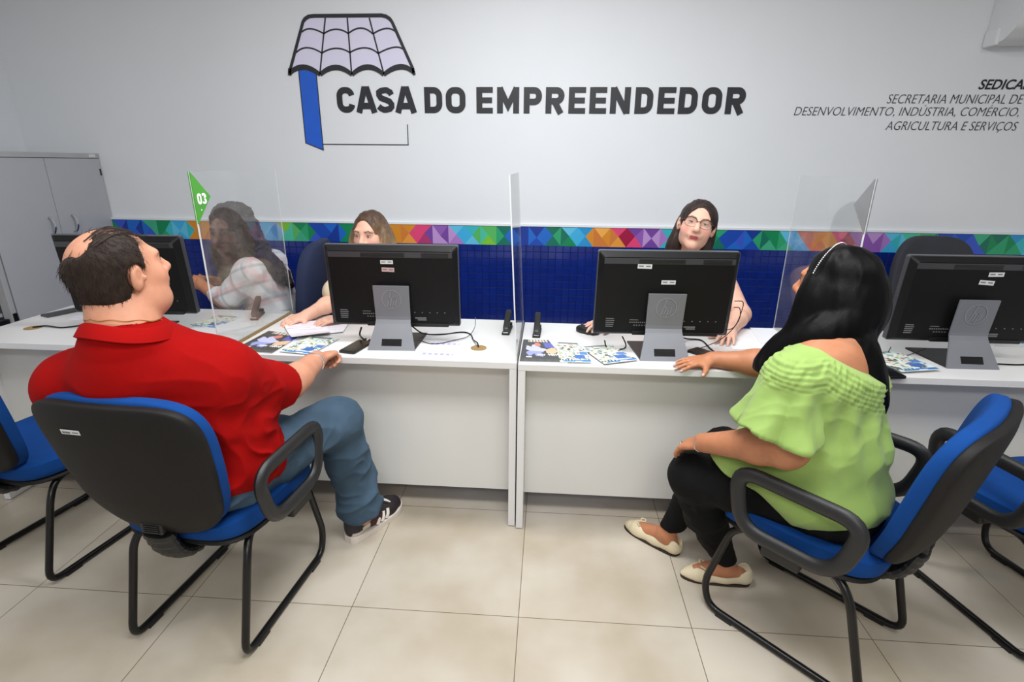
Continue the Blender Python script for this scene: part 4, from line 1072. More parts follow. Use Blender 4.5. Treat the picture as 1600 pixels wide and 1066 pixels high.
# ------------------------------------------------------------------ shoes
def sneaker(parent, heel, toe):
    h, t = Vector(heel), Vector(toe); M = frame(h, t - h, (0, 0, 1)); L = (t - h).length; off = Vector(parent.location)
    def outline(y, w=1.0): # half width along the foot
        u = y / L; return w * (.036 + .012 * math.sin(min(1, u * 1.25) * PI * .5) ** 2 if u < .72 else .048 * math.sqrt(max(0, 1 - ((u - .72) / .285) ** 2)))
    ys = [L * (.5 - .5 * math.cos(PI * i / 22)) for i in range(23)]
    def solid(z0, z1, w0, w1):
        V = []; 
        for z, w in ((z0(0), w0), (None, w1)):
            for s in (1, -1):
                for y in (ys if s > 0 else ys[::-1]):
                    hb = 1 - max(0, 1 - y / .02) ** 2 * .55; zz = z0(y / L) if z is not None else z1(y / L)
                    V.append((s * (outline(y) * hb * w + .0008), y * (1) - (0 if w == w0 else 0), zz))
        n = len(V) // 2; F = [tuple(range(n))[::-1], tuple(range(n, 2 * n))] + [(i, (i + 1) % n, n + (i + 1) % n, n + i) for i in range(n)]
        return [tuple(M @ Vector(v) - off) for v in V], F
    sh = None
    b = Body(); R = R3(M)
    P = lambda x, y, z: T(M, (x, y * L, z))
    b.chain([P(0, .13, .062), P(0, .45, .058), P(0, .72, .048), P(0, .86, .042)], [.039, .043, .045, .036], .02)
    b.c(P(0, .12, .05), P(0, .12, .095), .036, .034, .015); b.c(P(0, .12, .09), P(0, .40, .085), .033, .028, .02)
    b.cut(P(0, .17, .125), (.025, .05, .03), R, .006); b.plane((0, 0, -1), (0, 0, h.z + .026))
    Mi = np.array(M.inverted())
    def tint(V):
        P = V @ Mi[:3, :3].T + Mi[:3, 3]; u = P[:, 1] / L + vnoise(*(V * 60).T) * .02; C = np.tile(np.array(srgb(34, 26, 29)), (len(V), 1))
        C[(u > .20) & (u < .50) & (P[:, 2] < .075)] = srgb(72, 28, 28); C[(u > .02) & (u < .30) & (P[:, 2] < .062) & (np.abs(P[:, 0]) > .0)] = srgb(200, 192, 180); C[(u < .16) & (P[:, 2] > .05)] = srgb(40, 32, 34)
        return C
    sh = org('shoe', b, mat('shoe_suede', (52, 30, 32), .75, bump=(500, .4, .001), var=.12, attr='tint'), parent, .003, None, tint)
    V, F = solid(lambda u: .0005 + .012 * max(0, u - .8) ** 2 * 5, lambda u: .032 - .008 * math.sin(PI * min(1, u * 1.1)) + .006 * max(0, u - .85) * 6, 1.02, 1.06)
    MB().add(V, F).build('sole', mat('shoe_sole', (216, 206, 196), .6), sh)
    mb = MB()
    for k in range(3):
        y = .44 + k * .085
        for s in (1, -1):
            pts = [P(s * .0465, y - .03, .034), P(s * .0470, y, .052), P(s * .0405, y + .02, .074)]
            mb.tube([Vector(p) - off for p in spline(pts, 4)], .0035, 6, ry=.0085, up=R @ np.array((s, 0, .3)))
    mb.build('stripe', mat('shoe_white', (226, 222, 214), .6), sh, True)
    mb = MB()
    for k in range(5):
        y = .52 + k * .05; z = .1035 - k * .0080
        for s in (1, -1): mb.tube([Vector(P(s * .022, y, z - .004)) - off, Vector(P(0, y + .025, z + .003)) - off, Vector(P(-s * .022, y + .05, z - .010)) - off], .0035, 6)
    mb.tube([Vector(p) - off for p in spline([P(0, .56, .108), P(.03, .60, .122), P(.048, .66, .104), P(.02, .63, .106), P(0, .57, .110), P(-.03, .60, .122), P(-.048, .66, .104), P(-.015, .62, .108)], 5)], .0028, 6)
    mb.build('lace', mat('lace_white', (232, 228, 222), .8), sh, True)
def flat_shoe(parent, heel, toe, bow=True):
    h, t = Vector(heel), Vector(toe); M = frame(h, t - h, (0, 0, 1)); L = (t - h).length; off = Vector(parent.location); R = R3(M)
    P = lambda x, y, z: T(M, (x, y * L, z))
    b = Body(); b.chain([P(0, .12, .030), P(0, .40, .024), P(0, .70, .022), P(0, .86, .019)], [.034, .034, .036, .024], .02); b.c(P(0, .80, .018), P(0, .965, .015), .030, .010, .02)
    b.c(P(0, .10, .03), P(0, .10, .050), .032, .030, .01)
    b.cut(P(0, .36, .062), (.027, .105, .030), R, .006); b.plane((0, 0, -1), (0, 0, h.z + .006))
    sh = org('shoe', b, mat('cream_leather', (216, 202, 170), .5, bump=(300, .15, .001)), parent, .0035)
    V = []; n = 20; ys = [L * (.5 - .5 * math.cos(PI * i / n)) for i in range(n + 1)]
    w = lambda u: .030 * math.sqrt(max(0, 1 - (1 - min(1, u / .12)) ** 2)) + .007 * math.sin(PI * min(1, u)) if u < .72 else .036 * math.sqrt(max(0, 1 - ((u - .72) / .28) ** 1.6))
    for z in (.0004, .0075):
        for s in (1, -1):
            for y in (ys if s > 0 else ys[::-1]): V.append(tuple(M @ Vector((s * (w(y / L) + .0012), y, z)) - off))
    m = len(V) // 2; MB().add(V, [tuple(range(m))[::-1], tuple(range(m, 2 * m))] + [(i, (i + 1) % m, m + (i + 1) % m, m + i) for i in range(m)]).build('sole', mat('dark_sole', (48, 36, 28), .7), sh)
    mb = MB()
    for s in (1, -1):
        mb.tube([Vector(p) - off for p in spline([P(0, .70, .052), P(s * .016, .74, .066), P(s * .026, .68, .062), P(s * .010, .68, .054), P(0, .70, .052)], 5)], .0028, 6)
        mb.tube([Vector(p) - off for p in spline([P(0, .70, .052), P(s * .014, .64, .058), P(s * .024, .60, .05)], 5)], .0022, 6)
    mb.build('bow', MATS['cream_leather'], sh, True)

# ------------------------------------------------------------------ the man in the red shirt
man = thing('person', 'balding man in a red polo shirt and jeans seated in profile at the left desk', 'person', (-1.11, 1.42, 0))
MC = (-1.137, 1.334, 1.231)
MH = head_frame(MC, -26, 12, 0); MS = 1.02
NB = (-1.125, 1.285, 1.06)
b = Body()
head(b, MH, MS, 1.06, .006, NB, .082)
b.c(T(MH, (0, -.052, -.05)), NB, .058, .080, .03)
for L_, R_ in (((-1.33, 1.31, .915), None), ((-.945, 1.375, .925), None)): b.c((-1.125, 1.30, 1.0), L_, .05, .055, .05)
b.e((-1.125, 1.375, .88), (.19, .11, .18), None, .05); b.e((-1.10, 1.44, .70), (.20, .13, .17), None, .05); b.e((-1.10, 1.43, .56), (.19, .12, .09), None, .04)
RS, RE, RW = (-.945, 1.375, .930), (-.880, 1.640, .785), (-.868, 1.835, .800)
arm(b, RS, RE, RW, (.062, .052, .050, .036))
HM = frame(RW, (.16, .95, -.05), (-.25, .0, 1))
tipsM = hand(b, HM, 1, 1.08, (.85, 1.25, 1.0), .03, (.25, -.35, .2))
arm(b, (-1.33, 1.31, .925), (-1.43, 1.50, .77), (-1.33, 1.68, .69), (.062, .052, .050, .035))
hand(b, frame((-1.33, 1.68, .69), (.5, .8, -.2), (0, .2, 1)), -1, 1.06, (.2, .3, .2))
RH, RM_, RK, RA = (-1.015, 1.40, .545), (-.935, 1.58, .552), (-.795, 1.800, .565), (-.752, 1.850, .10)
LH, LK, LA = (-1.22, 1.40, .545), (-1.28, 1.815, .555), (-1.355, 1.875, .10)
for H_, K_, A_ in ((RH, RK, RA), (LH, LK, LA)): b.c(H_, K_, .085, .06, .03); b.c(K_, A_, .058, .040, .03); b.c(A_, (A_[0] + .02, A_[1] + .09, .05), .035, .025)
skin1 = skin_tint(MH, MS, (200, 142, 114), (190, 112, 96), (92, 66, 52), 1.06, (214, 132, 108))
org('body', b, skinM, man, .0042, None, skin1)
eyes(MH, MS, man, (60, 44, 36))

# hair: thick at the sides and back, bare crown, thin strands over the forehead
def man_hair(X, Y, Z):
    Mi = np.array(MH.inverted()); x, y, z = [(Mi[i, 0] * X + Mi[i, 1] * Y + Mi[i, 2] * Z + Mi[i, 3]) / MS for i in range(3)]
    wd = 1.06
    def ell(c, r):
        u, v, w = x / (r[0] * wd), (y - c[0]) / r[1], (z - c[1]) / r[2]; k = np.sqrt(u * u + v * v + w * w) + 1e-6; k1 = np.sqrt((u / (r[0] * wd)) ** 2 + (v / r[1]) ** 2 + (w / r[2]) ** 2) + 1e-6; return k * (k - 1) / k1
    s1, s2 = ell((-.018, .035), (.077, .097, .084)), ell((-.050, -.030), (.068, .056, .062)); kk = np.maximum(.035 - np.abs(s1 - s2), 0) / .035; sk = np.minimum(s1, s2) - kk * kk * .035 * .25
    nz = vnoise(x * 60 + 3, y * 60, z * 60) * .010 + vnoise(x * 25, y * 25 + 7, z * 25) * .014
    ax = np.abs(x)
    bald = np.sqrt(((x + .012) / .050) ** 2 + ((y + .066) / .050) ** 2 + ((z - .092) / .052) ** 2) - 1      # crown patch
    bald = np.minimum(bald * .05, np.sqrt((x / .048) ** 2 + ((y - .035) / .075) ** 2 + ((z - .125) / .040) ** 2) * .045 - .045)
    front = (.036 + .10 * np.clip(z - .040, -1, .05) - .35 * np.clip(z - .075, 0, 1)) - y            # hair line on the temple
    side = np.where(z < .012, .012 - y - np.clip(.012 - z, 0, .05) * .9, .05)                      # in front of and over the ear
    nape = z + .074 - .9 * np.clip(y + .04, 0, .1)
    mask = np.minimum(np.minimum(bald, front), np.minimum(side, nape)) + nz
    th = np.clip(mask / .014, -1, 1) * .0085 - .0005
    ear = np.sqrt(((ax - .084) / .022) ** 2 + ((y + .004) / .026) ** 2 + ((z + .006) / .040) ** 2) * .022 - .022
    return np.maximum(sk - th + vnoise(x * 130, y * 130, z * 45) * .0022, -ear) * MS
c = np.array(MC)
b = Body(); b.fn(man_hair, c - .16, c + .16)
m_hair1 = mat('dark_brown_hair', (44, 33, 27), .6, bump=((220, 220, 60), .7, .002), var=.3, vscale=60, spec=.22)
org('hair', b, m_hair1, man, .0034)
hv, hn = LAST[0], normals(*LAST); Mi_ = np.array(MH.inverted()); hl = hv @ Mi_[:3, :3].T + Mi_[:3, 3]
def mflow(p):
    q = Mi_[:3, :3] @ p + Mi_[:3, 3]; v = np.array((0, -.35, -1.0)) if q[2] < .05 else np.array((0, .5, -.6)); return np.array(R3(MH)) @ v
fur('hair_fringe', hv, hn, (np.linalg.norm(hl - np.array((0, -.02, .03)), axis=1) > .085), mflow, man, m_hair1, 2600, .020, .0006, .12)
G = []
for k in range(26):
    x0 = -.05 + .004 * k; r_ = random.Random(k)
    G.append([T(MH, (q[0] * MS, q[1] * MS, q[2] * MS)) for q in ((x0 * .8 + .03, -.06, .108 - abs(x0) * .2), (x0 * .9 + .012, .0, .122 - abs(x0) * .3), (x0 + .004, .045, .105 - abs(x0) * .3), (x0 + r_.uniform(-.01, .01), .070 + r_.uniform(-.012, .008), .080 + r_.uniform(-.01, .01) - abs(x0) * .25))])
strands('hair_wisps', G, m_hair1, man, 70, .0025, .0006, 3, .0009)

shirt = Body()
shirt.e((-1.125, 1.370, .87), (.225, .148, .19), None, .06); shirt.e((-1.095, 1.440, .70), (.235, .165, .21), None, .14); shirt.e((-1.085, 1.435, .585), (.240, .155, .10), None, .10)
shirt.c((-1.125, 1.285, 1.050), (-1.13, 1.30, .97), .100, .13, .05)
for S_, E_, k in (((-1.34, 1.31, .905), (-1.43, 1.475, .765), 0), (RS, (-.895, 1.590, .808), 1)):
    shirt.c((-1.13, 1.30, .985), S_, .078, .080, .09); shirt.c(S_, E_, .084, .076 if k else .085, .06)
d = np.array((-.895, 1.590, .808)) - np.array(RS); d /= np.linalg.norm(d); e = np.array((-.895, 1.590, .808))
shirt.cutc(e + d * .045, e + d * .2, .064, .066, .006)
shirt.fn(lambda X, Y, Z: np.maximum(((X - e[0]) * d[0] + (Y - e[1]) * d[1] + (Z - e[2]) * d[2]) - .048, -.3 + 0 * X), e - .02, e + .2, .005, 1) if False else None
shirt.plane((0, 0, -1), (0, 0, .515)); shirt.cutc(NB, T(MH, (0, -.02, -.03)), .082, .082, .01)
fo = folds(.020, 9, 1, (.9, .1, -.42), 4.0)
def man_folds(V, N):
    w = .35 + .75 * np.clip((.90 - V[:, 2]) / .18, 0, 1) + .5 * np.clip((V[:, 0] + 1.0) / .1, 0, 1); return fo(V, N) * w
m_red = mat('red_jersey', (150, 7, 6), .9, bump=(900, .35, .0008), var=.04, spec=.12)
org('shirt', shirt, m_red, man, .005, man_folds)
# polo collar band
CM = Matrix.Translation((-1.122, 1.290, 1.082)) @ Matrix.Rotation(math.radians(-12), 4, 'Z') @ Matrix.Rotation(math.radians(-13), 4, 'X')
ring = [T(CM, (.104 * math.cos(a), .098 * math.sin(a), .010 * math.cos(2 * a))) for a in [2 * PI * i / 40 for i in range(40)]]
off = Vector(man.location)
V = []; n = 40
for i in range(n):
    a = 2 * PI * i / n; gp = 1.0
    for r, z in ((.090, .014), (.097, .020), (.104, .016), (.118, -.016), (.110, -.020), (.092, -.010)): V.append(Vector(T(CM, (r * math.cos(a), r * .96 * math.sin(a), z + .004 * math.sin(3 * a)))) - off)
MB().add(V, [(i * 6 + k, ((i + 1) % n) * 6 + k, ((i + 1) % n) * 6 + (k + 1) % 6, i * 6 + (k + 1) % 6) for i in range(n) for k in range(6)]).build('collar', m_red, man, True)
CN = Matrix.Translation((-1.125, 1.292, 1.112)) @ Matrix.Rotation(math.radians(-14), 4, 'X')
MB().tube([Vector(T(CN, (.0865 * math.cos(a), .0865 * math.sin(a), .002 * math.sin(9 * a)))) - off for a in [2 * PI * i / 60 for i in range(60)]], .0016, 6, True).build('necklace', m_gold, man, True)
WM = frame(np.array(RW) - np.array((.0, .022, 0)), (.05, .98, .06), (0, 0, 1))
MB().tube([Vector(T(WM, (.040 * math.cos(a), .004 * math.sin(2 * a), .036 * math.sin(a)))) - off for a in [2 * PI * i / 40 for i in range(40)]], .0035, 8, True).build('bracelet', m_silver, man, True)

def m_denim():
    m = mat('denim', (66, 86, 104), .9, bump=((500, 500, 500), .5, .001), var=.3, vscale=5, spec=.2); return m
b = Body()
b.c(RH, RM_, .106, .098, .04); b.c(RM_, RK, .098, .088, .05); b.c(RK, (-.775, 1.845, .30), .088, .084, .03); b.c((-.775, 1.845, .30), (-.760, 1.865, .13), .084, .088, .02)
b.c(LH, LK, .108, .090, .04); b.c(LK, (-1.350, 1.865, .12), .088, .080, .03); b.e((-1.10, 1.43, .57), (.215, .14, .105), None, .05)
b.plane((.20, .26, -1), (-.755, 1.85, .112)); b.cutc((-.757, 1.868, .06), (-.762, 1.863, .12), .068, .070, .006)
org('jeans', b, m_denim(), man, .005, folds(.017, 10, 5, (.8, -.2, .25), 2.6))
mb = MB(); pts = [(-.955, 1.50, .648), (-.90, 1.60, .655), (-.83, 1.72, .66), (-.757, 1.80, .648)]
for k in range(4): pass
sneaker(man, (-.800, 1.795, 0), (-.652, 2.062, 0)); sneaker(man, (-1.355, 1.825, 0), (-1.375, 2.065, 0))

# ------------------------------------------------------------------ the woman in the green blouse
wom = thing('person', 'woman with long black hair in a lime green off-shoulder blouse and black leggings', 'person', (.90, 1.50, 0))
WH = head_frame((.842, 1.585, 1.180), 40, 2, 0); WS = 1.02; WN = (.845, 1.525, 1.04)
WL_, WR_ = (.685, 1.405, .965), (.945, 1.630, .955)
b = Body(); head(b, WH, WS, 1.02, .004, WN, .056)
RZ = np.array(R3(Matrix.Rotation(math.radians(42), 4, 'Z')))
for S_ in (WL_, WR_): b.c(WN, S_, .060, .060, .05)
b.e((.840, 1.510, .90), (.16, .115, .17), RZ, .05); b.e((.855, 1.505, .72), (.165, .14, .16), RZ, .05); b.e((.88, 1.495, .56), (.165, .14, .09), RZ, .05)
b.e((.840, 1.492, .985), (.130, .066, .07), RZ, .05)
ELB, WRL = (.690, 1.385, .765), (.530, 1.585, .655)
arm(b, WL_, ELB, WRL, (.064, .060, .053, .031), .03)
HL = frame(WRL, (-.52, .62, -.42), (-.30, .10, 1)); tl = hand(b, HL, -1, .94, (.42, .32, .2), .03, (.1, -.4, .1))
RE2, RW2 = (.850, 1.900, .822), (.650, 1.985, .803)
arm(b, WR_, RE2, RW2, (.062, .052, .047, .029), .03)
HR = frame(RW2, (-.97, -.22, -.07), (.12, -.10, 1)); tr_ = hand(b, HR, 1, .96, (.10, .16, .12), .12, (.95, -.25, .15))
WLH, WLK, WLA = (.885, 1.43, .54), (.540, 1.675, .475), (.705, 1.705, .075)
WRH, WRK, WRA = (.96, 1.59, .54), (.70, 1.86, .475), (.525, 1.875, .075)
for H_, K_, A_ in ((WLH, WLK, WLA), (WRH, WRK, WRA)): b.c(H_, K_, .09, .065, .03); b.c(K_, A_, .055, .034, .03)
b.c((.705, 1.705, .06), (.61, 1.712, .032), .034, .026, .02); b.c((.705, 1.705, .06), (.77, 1.702, .035), .033, .026, .02); b.c((.525, 1.875, .06), (.43, 1.955, .032), .034, .026, .02); b.c((.525, 1.875, .06), (.55, 1.85, .035), .033, .026, .02)
nails = [(p, .0062, (196, 178, 186)) for p in tl[:4] + tr_[:5]]
b_skin2 = skin_tint(WH, WS, (180, 120, 86), (168, 82, 72), (40, 28, 24), 1.02, (196, 112, 84), nails)
org('body', b, skinM, wom, .0042, None, b_skin2); eyes(WH, WS, wom)
off = Vector(wom.location)
# blouse
bl = Body()
bl.e((.835, 1.512, .88), (.190, .148, .175), RZ, .05); bl.e((.838, 1.518, .72), (.192, .190, .17), RZ, .06); bl.e((.868, 1.500, .585), (.208, .190, .115), RZ, .06)
bl.c((.80, 1.52, .64), (.655, 1.595, .575), .125, .100, .06); bl.c((.90, 1.62, .64), (.80, 1.74, .58), .12, .09, .06)
bl.e((.842, 1.490, .955), (.165, .108, .085), RZ, .04); bl.c((.830, 1.515, .95), WR_, .09, .070, .05); bl.c((.815, 1.495, .965), WL_, .092, .076, .05)
def flare(S_, D_, r0, r1):
    S_ = np.array(S_); D_ = np.array(D_); u = D_ - S_; L = np.linalg.norm(u); u = u / L
    p = np.array((1, 0, 0.)) if abs(u[0]) < .8 else np.array((0, 1., 0)); p = np.cross(u, p); p /= np.linalg.norm(p); q_ = np.cross(u, p)
    def f(X, Y, Z):
        x, y, z = X - S_[0], Y - S_[1], Z - S_[2]; t = x * u[0] + y * u[1] + z * u[2]
        a = x * p[0] + y * p[1] + z * p[2]; c = x * q_[0] + y * q_[1] + z * q_[2]; th = np.arctan2(c, a)
        w = np.clip(t / L, 0, 1); r = r0 + (r1 - r0) * w ** 1.3 + .016 * w * np.cos(5 * th + 1) + .007 * w * np.cos(9 * th)
        rad = np.sqrt(a * a + c * c); d = np.abs(rad - r) - .0068
        end = L * (1 + .06 * np.cos(3 * th))
        return np.maximum(np.maximum(d * .9, t - end), -t)
    m = np.minimum(S_, D_) - r1 - .04, np.maximum(S_, D_) + r1 + .04
    return f, m[0], m[1]
FL = flare((.690, 1.410, .985), (.676, 1.412, .812), .066, .116); FR = flare((.935, 1.635, .985), (.890, 1.72, .83), .062, .105)
bl.plane((.50, -.26, 1), (.885, 1.45, .990), .004)
bl.fn(*FL, .014); bl.fn(*FR, .014)
bl.cutc(WN, (.858, 1.53, 1.0), .062, .09, .01)
def hem(X, Y, Z):
    # keeps what is above the curved hem
    u = (X - .93) * -.68 + (Y - 1.48) * .73; return (.505 + .10 * np.clip(u / .32, -.2, 1.1) + .008 * np.sin(X * 40)) - Z
bl.fn(lambda X, Y, Z: -hem(X, Y, Z), (.2, .9, .2), (1.5, 2.1, .75), .006, -1)
fb = folds(.019, 9, 3, (-.55, .55, -.45), 3.2)
def blouse_disp(V, N):
    o = fb(V, N) * (.5 + .8 * np.clip((.86 - V[:, 2]) / .15, 0, 1))
    top = .990 - (.50 * (V[:, 0] - .885) - .26 * (V[:, 1] - 1.45)); dd = np.minimum(top, 1.035) - V[:, 2]
    sm = np.clip((.095 - dd) / .03, 0, 1) * np.clip(dd / .008, 0, 1)           # gathered rows
    ang = np.arctan2(V[:, 1] - 1.51, V[:, 0] - .855)
    return o * (1 - .7 * sm) * np.clip(dd / .02, 0.15, 1) + sm * (.002 + .0014 * np.sin(dd * 2 * PI / .0135 + 5 * vnoise(*(V * 22).T)) + .0040 * vnoise(ang * 30, dd * 60, ang * 0) * 2) + .007 * np.clip((dd - .07) / .05, 0, 1) * np.clip((.30 - dd) / .15, 0, 1) * np.sin(ang * 15 + 5 * vnoise(*(V * 6).T))
m_lime = mat('lime_cloth', (143, 172, 88), .75, bump=(600, .3, .001), var=.05, sheen=.15)
bo = org('blouse', bl, m_lime, wom, .004, blouse_disp)
# black leggings
b = Body()
b.c(WLH, WLK, .108, .085, .04); b.c(WLK, (.600, 1.690, .32), .085, .072, .03); b.c((.600, 1.690, .32), (.700, 1.704, .105), .072, .043, .03)
b.c(WRH, WRK, .108, .085, .04); b.c(WRK, (.610, 1.868, .26), .080, .062, .03); b.c((.610, 1.868, .26), (.535, 1.874, .10), .062, .043, .03); b.e((.885, 1.50, .565), (.185, .160, .10), RZ, .05)
b.plane((0, 0, -1), (0, 0, .105))
org('leggings', b, mat('black_leggings', (11, 11, 12), .85, bump=(700, .3, .001), spec=.2), wom, .005, folds(.009, 14, 8, (.6, .6, .3), 2.5))
flat_shoe(wom, (.812, 1.703, 0), (.552, 1.716, 0)); flat_shoe(wom, (.575, 1.832, 0), (.376, 2.004, 0))
# long straight hair
m_hair2 = mat('black_hair', (6, 5, 6), .46, bump=((220, 220, 5), .3, .002), var=.2, vscale=40, spec=.11)
hb = Body()
def HP(x, y, z): return T(WH, (x * WS, y * WS, z * WS))
def wom_cap(X, Y, Z):
    Mi = np.array(WH.inverted()); x, y, z = [(Mi[i, 0] * X + Mi[i, 1] * Y + Mi[i, 2] * Z + Mi[i, 3]) / WS for i in range(3)]
    u, v, w = x / .083, (y + .016) / .103, (z - .030) / .096; k = np.sqrt(u * u + v * v + w * w) + 1e-6
    d = (k - 1) * .088
    face = np.sqrt((x / .066) ** 2 + ((y - .085) / .075) ** 2 + ((z + .015) / .100) ** 2) * .066 - .066
    return np.maximum(d, -face) * WS
cc = np.array((.842, 1.585, 1.18)); hb.fn(wom_cap, cc - .17, cc + .17, .02)
locks = [  # right and back fall
    [HP(.046, -.045, .02), HP(.052, -.050, -.06), (.898, 1.535, 1.05), (.915, 1.470, .98), (.946, 1.425, .86)],
    [HP(.034, -.068, .02), HP(.042, -.074, -.06), (.880, 1.495, 1.04), (.905, 1.445, .97), (.938, 1.420, .885)],
    [HP(.050, -.02, .0), HP(.056, -.026, -.08), (.905, 1.560, 1.04), (.925, 1.500, .97), (.955, 1.448, .865)],
    [HP(.02, -.085, .01), HP(.03, -.092, -.06), (.862, 1.49, 1.075), (.888, 1.455, 1.02), (.920, 1.430, .945)],
    # left fall over the shoulder to the front
    [HP(-.060, -.015, .0), HP(-.074, -.005, -.08), (.745, 1.525, 1.03), (.708, 1.565, .97), (.684, 1.600, .925)],
    [HP(-.056, -.05, .0), HP(-.070, -.04, -.08), (.760, 1.500, 1.045), (.720, 1.535, .985), (.692, 1.580, .94)],
    [HP(-.035, -.075, .0), HP(-.048, -.078, -.06), (.785, 1.490, 1.075), (.745, 1.510, 1.02), (.706, 1.55, .965)],
    [HP(-.005, -.085, .01), HP(-.012, -.092, -.05), (.825, 1.490, 1.095), (.780, 1.492, 1.05), (.732, 1.515, 1.0)],
    [HP(-.058, .025, .01), HP(-.070, .022, -.06), (.752, 1.560, 1.04), (.712, 1.590, .985), (.674, 1.622, .912)]]
for g in locks:
    P_ = spline(g, 4); n = len(P_); hb.chain([tuple(p) for p in P_], [.033 + .004 * math.sin(PI * i / n) - .025 * (i / n) ** 2.2 for i in range(n)], .03)
org('hair', hb, m_hair2, wom, .0045, lambda V, N: .0022 * vnoise(V[:, 0] * 60, V[:, 1] * 60, V[:, 2] * 4) * 2)
strands('hair_strands', locks, m_hair2, wom, 240, .012, .0006, 5, .0012)
# beaded hairband
mb = MB(); n = 46
for i in range(n):
    a = PI * (.06 + .88 * i / (n - 1)); p = HP(.090 * math.cos(a), .034 - .02 * math.sin(a), .030 + .098 * math.sin(a)); V, F = superell(.0026, .0026, .0026, 1, 1, 8, 5); mb.add([tuple(Vector(p) - off + Vector(v)) for v in V], F)
mb.build('hairband', m_silver, wom, True)
BM = frame(np.array(WRL) + np.array((-.008, .010, -.006)), (-.52, .62, -.42), (-.3, .1, 1))
MB().tube([Vector(T(BM, (.031 * math.cos(a), .006 * math.sin(a * 2 + 1), .029 * math.sin(a)))) - off for a in [2 * PI * i / 40 for i in range(40)]], .0013, 6, True).build('bracelet', m_silver, wom, True)
RM = Vector(T(HL, (.009 * .94 * 1, .103 * .94, -.004))); RF = frame(RM, Vector(T(HL, (0, 1, -.4))) - Vector(T(HL, (0, 0, 0))), (0, 0, 1))
MB().tube([Vector(T(RF, (.0095 * math.cos(a), 0, .0095 * math.sin(a)))) - off for a in [2 * PI * i / 24 for i in range(24)]], .0014, 6, True).build('ring', m_silver, wom, True)

# ------------------------------------------------------------------ staff behind the desks
def seated_lower(b, px, py, ang, w=.085):
    c, s = math.cos(ang), math.sin(ang); P = lambda x, y, z: (px + x * c - y * s, py + x * s + y * c, z)
    b.e(P(0, 0, .58), (.17, .14, .09), np.array(R3(Matrix.Rotation(ang, 4, 'Z'))), .04)
    for q in (-1, 1):
        b.c(P(q * .09, 0, .57), P(q * .10, .40, .56), w, .062, .04); b.c(P(q * .10, .40, .56), P(q * .10, .38, .10), .06, .042, .03); b.c(P(q * .10, .37, .055), P(q * .10, .52, .04), .036, .03, .02)
m_dark = mat('dark_trousers', (30, 31, 38), .85, bump=(700, .3, .001))

# blond woman
blo = thing('person', 'blond woman in a cream puff-sleeve top behind the desk, half hidden by a monitor', 'person', (-.90, 2.82, 0))
BH = head_frame((-.918, 2.715, 1.162), 171, -4, 0); BN = (-.895, 2.775, 1.005)
b = Body(); head(b, BH, .98, .98, 0, BN, .050)
BR, BL_ = (-1.055, 2.755, .945), (-.735, 2.775, .945)
for S_ in (BR, BL_): b.c(BN, S_, .045, .048, .04)
b.e((-.895, 2.80, .88), (.15, .095, .14), None, .05); b.e((-.895, 2.815, .72), (.14, .10, .14), None, .05); seated_lower(b, -.895, 2.82, PI)
BE, BW = (-1.110, 2.620, .826), (-1.165, 2.440, .806)
arm(b, BR, BE, BW, (.046, .042, .041, .027)); hand(b, frame(BW, (-.60, -.78, -.12), (.05, -.15, 1)), 1, .95, (.15, .25, .25), .10, (.9, -.3, .3))
arm(b, BL_, (-.76, 2.60, .822), (-.965, 2.425, .804), (.046, .042, .040, .027)); hand(b, frame((-.965, 2.425, .804), (-.80, -.58, -.05), (-.02, -.05, 1)), -1, .95, (.08, .16, .12), .10, (.8, -.3, .1))
org('body', b, skinM, blo, .0042, None, skin_tint(BH, .98, (226, 176, 152), (200, 110, 106), (92, 66, 52), .98, (232, 156, 140))); eyes(BH, .98, blo, (60, 40, 28), .0015)
t = Body(); t.e((-.895, 2.80, .87), (.175, .125, .15), None, .05); t.e((-.895, 2.815, .70), (.165, .13, .16), None, .05)
for S_ in (BR, BL_): t.c((-.895, 2.785, .965), S_, .052, .062, .04)
t.c(BR, (-1.098, 2.655, .868), .066, .078, .03); t.c(BL_, (-.75, 2.655, .862), .066, .076, .03); t.cutc(BN, (-.90, 2.76, 1.06), .058, .07)
org('blouse', t, mat('cream_cloth', (222, 202, 172), .8, bump=(500, .3, .001)), blo, .005, folds(.006, 14, 4, (.2, .4, 1), 2.0))
t = Body(); seated_lower(t, -.895, 2.82, PI, .092); org('trousers', t, m_dark, blo, .007)
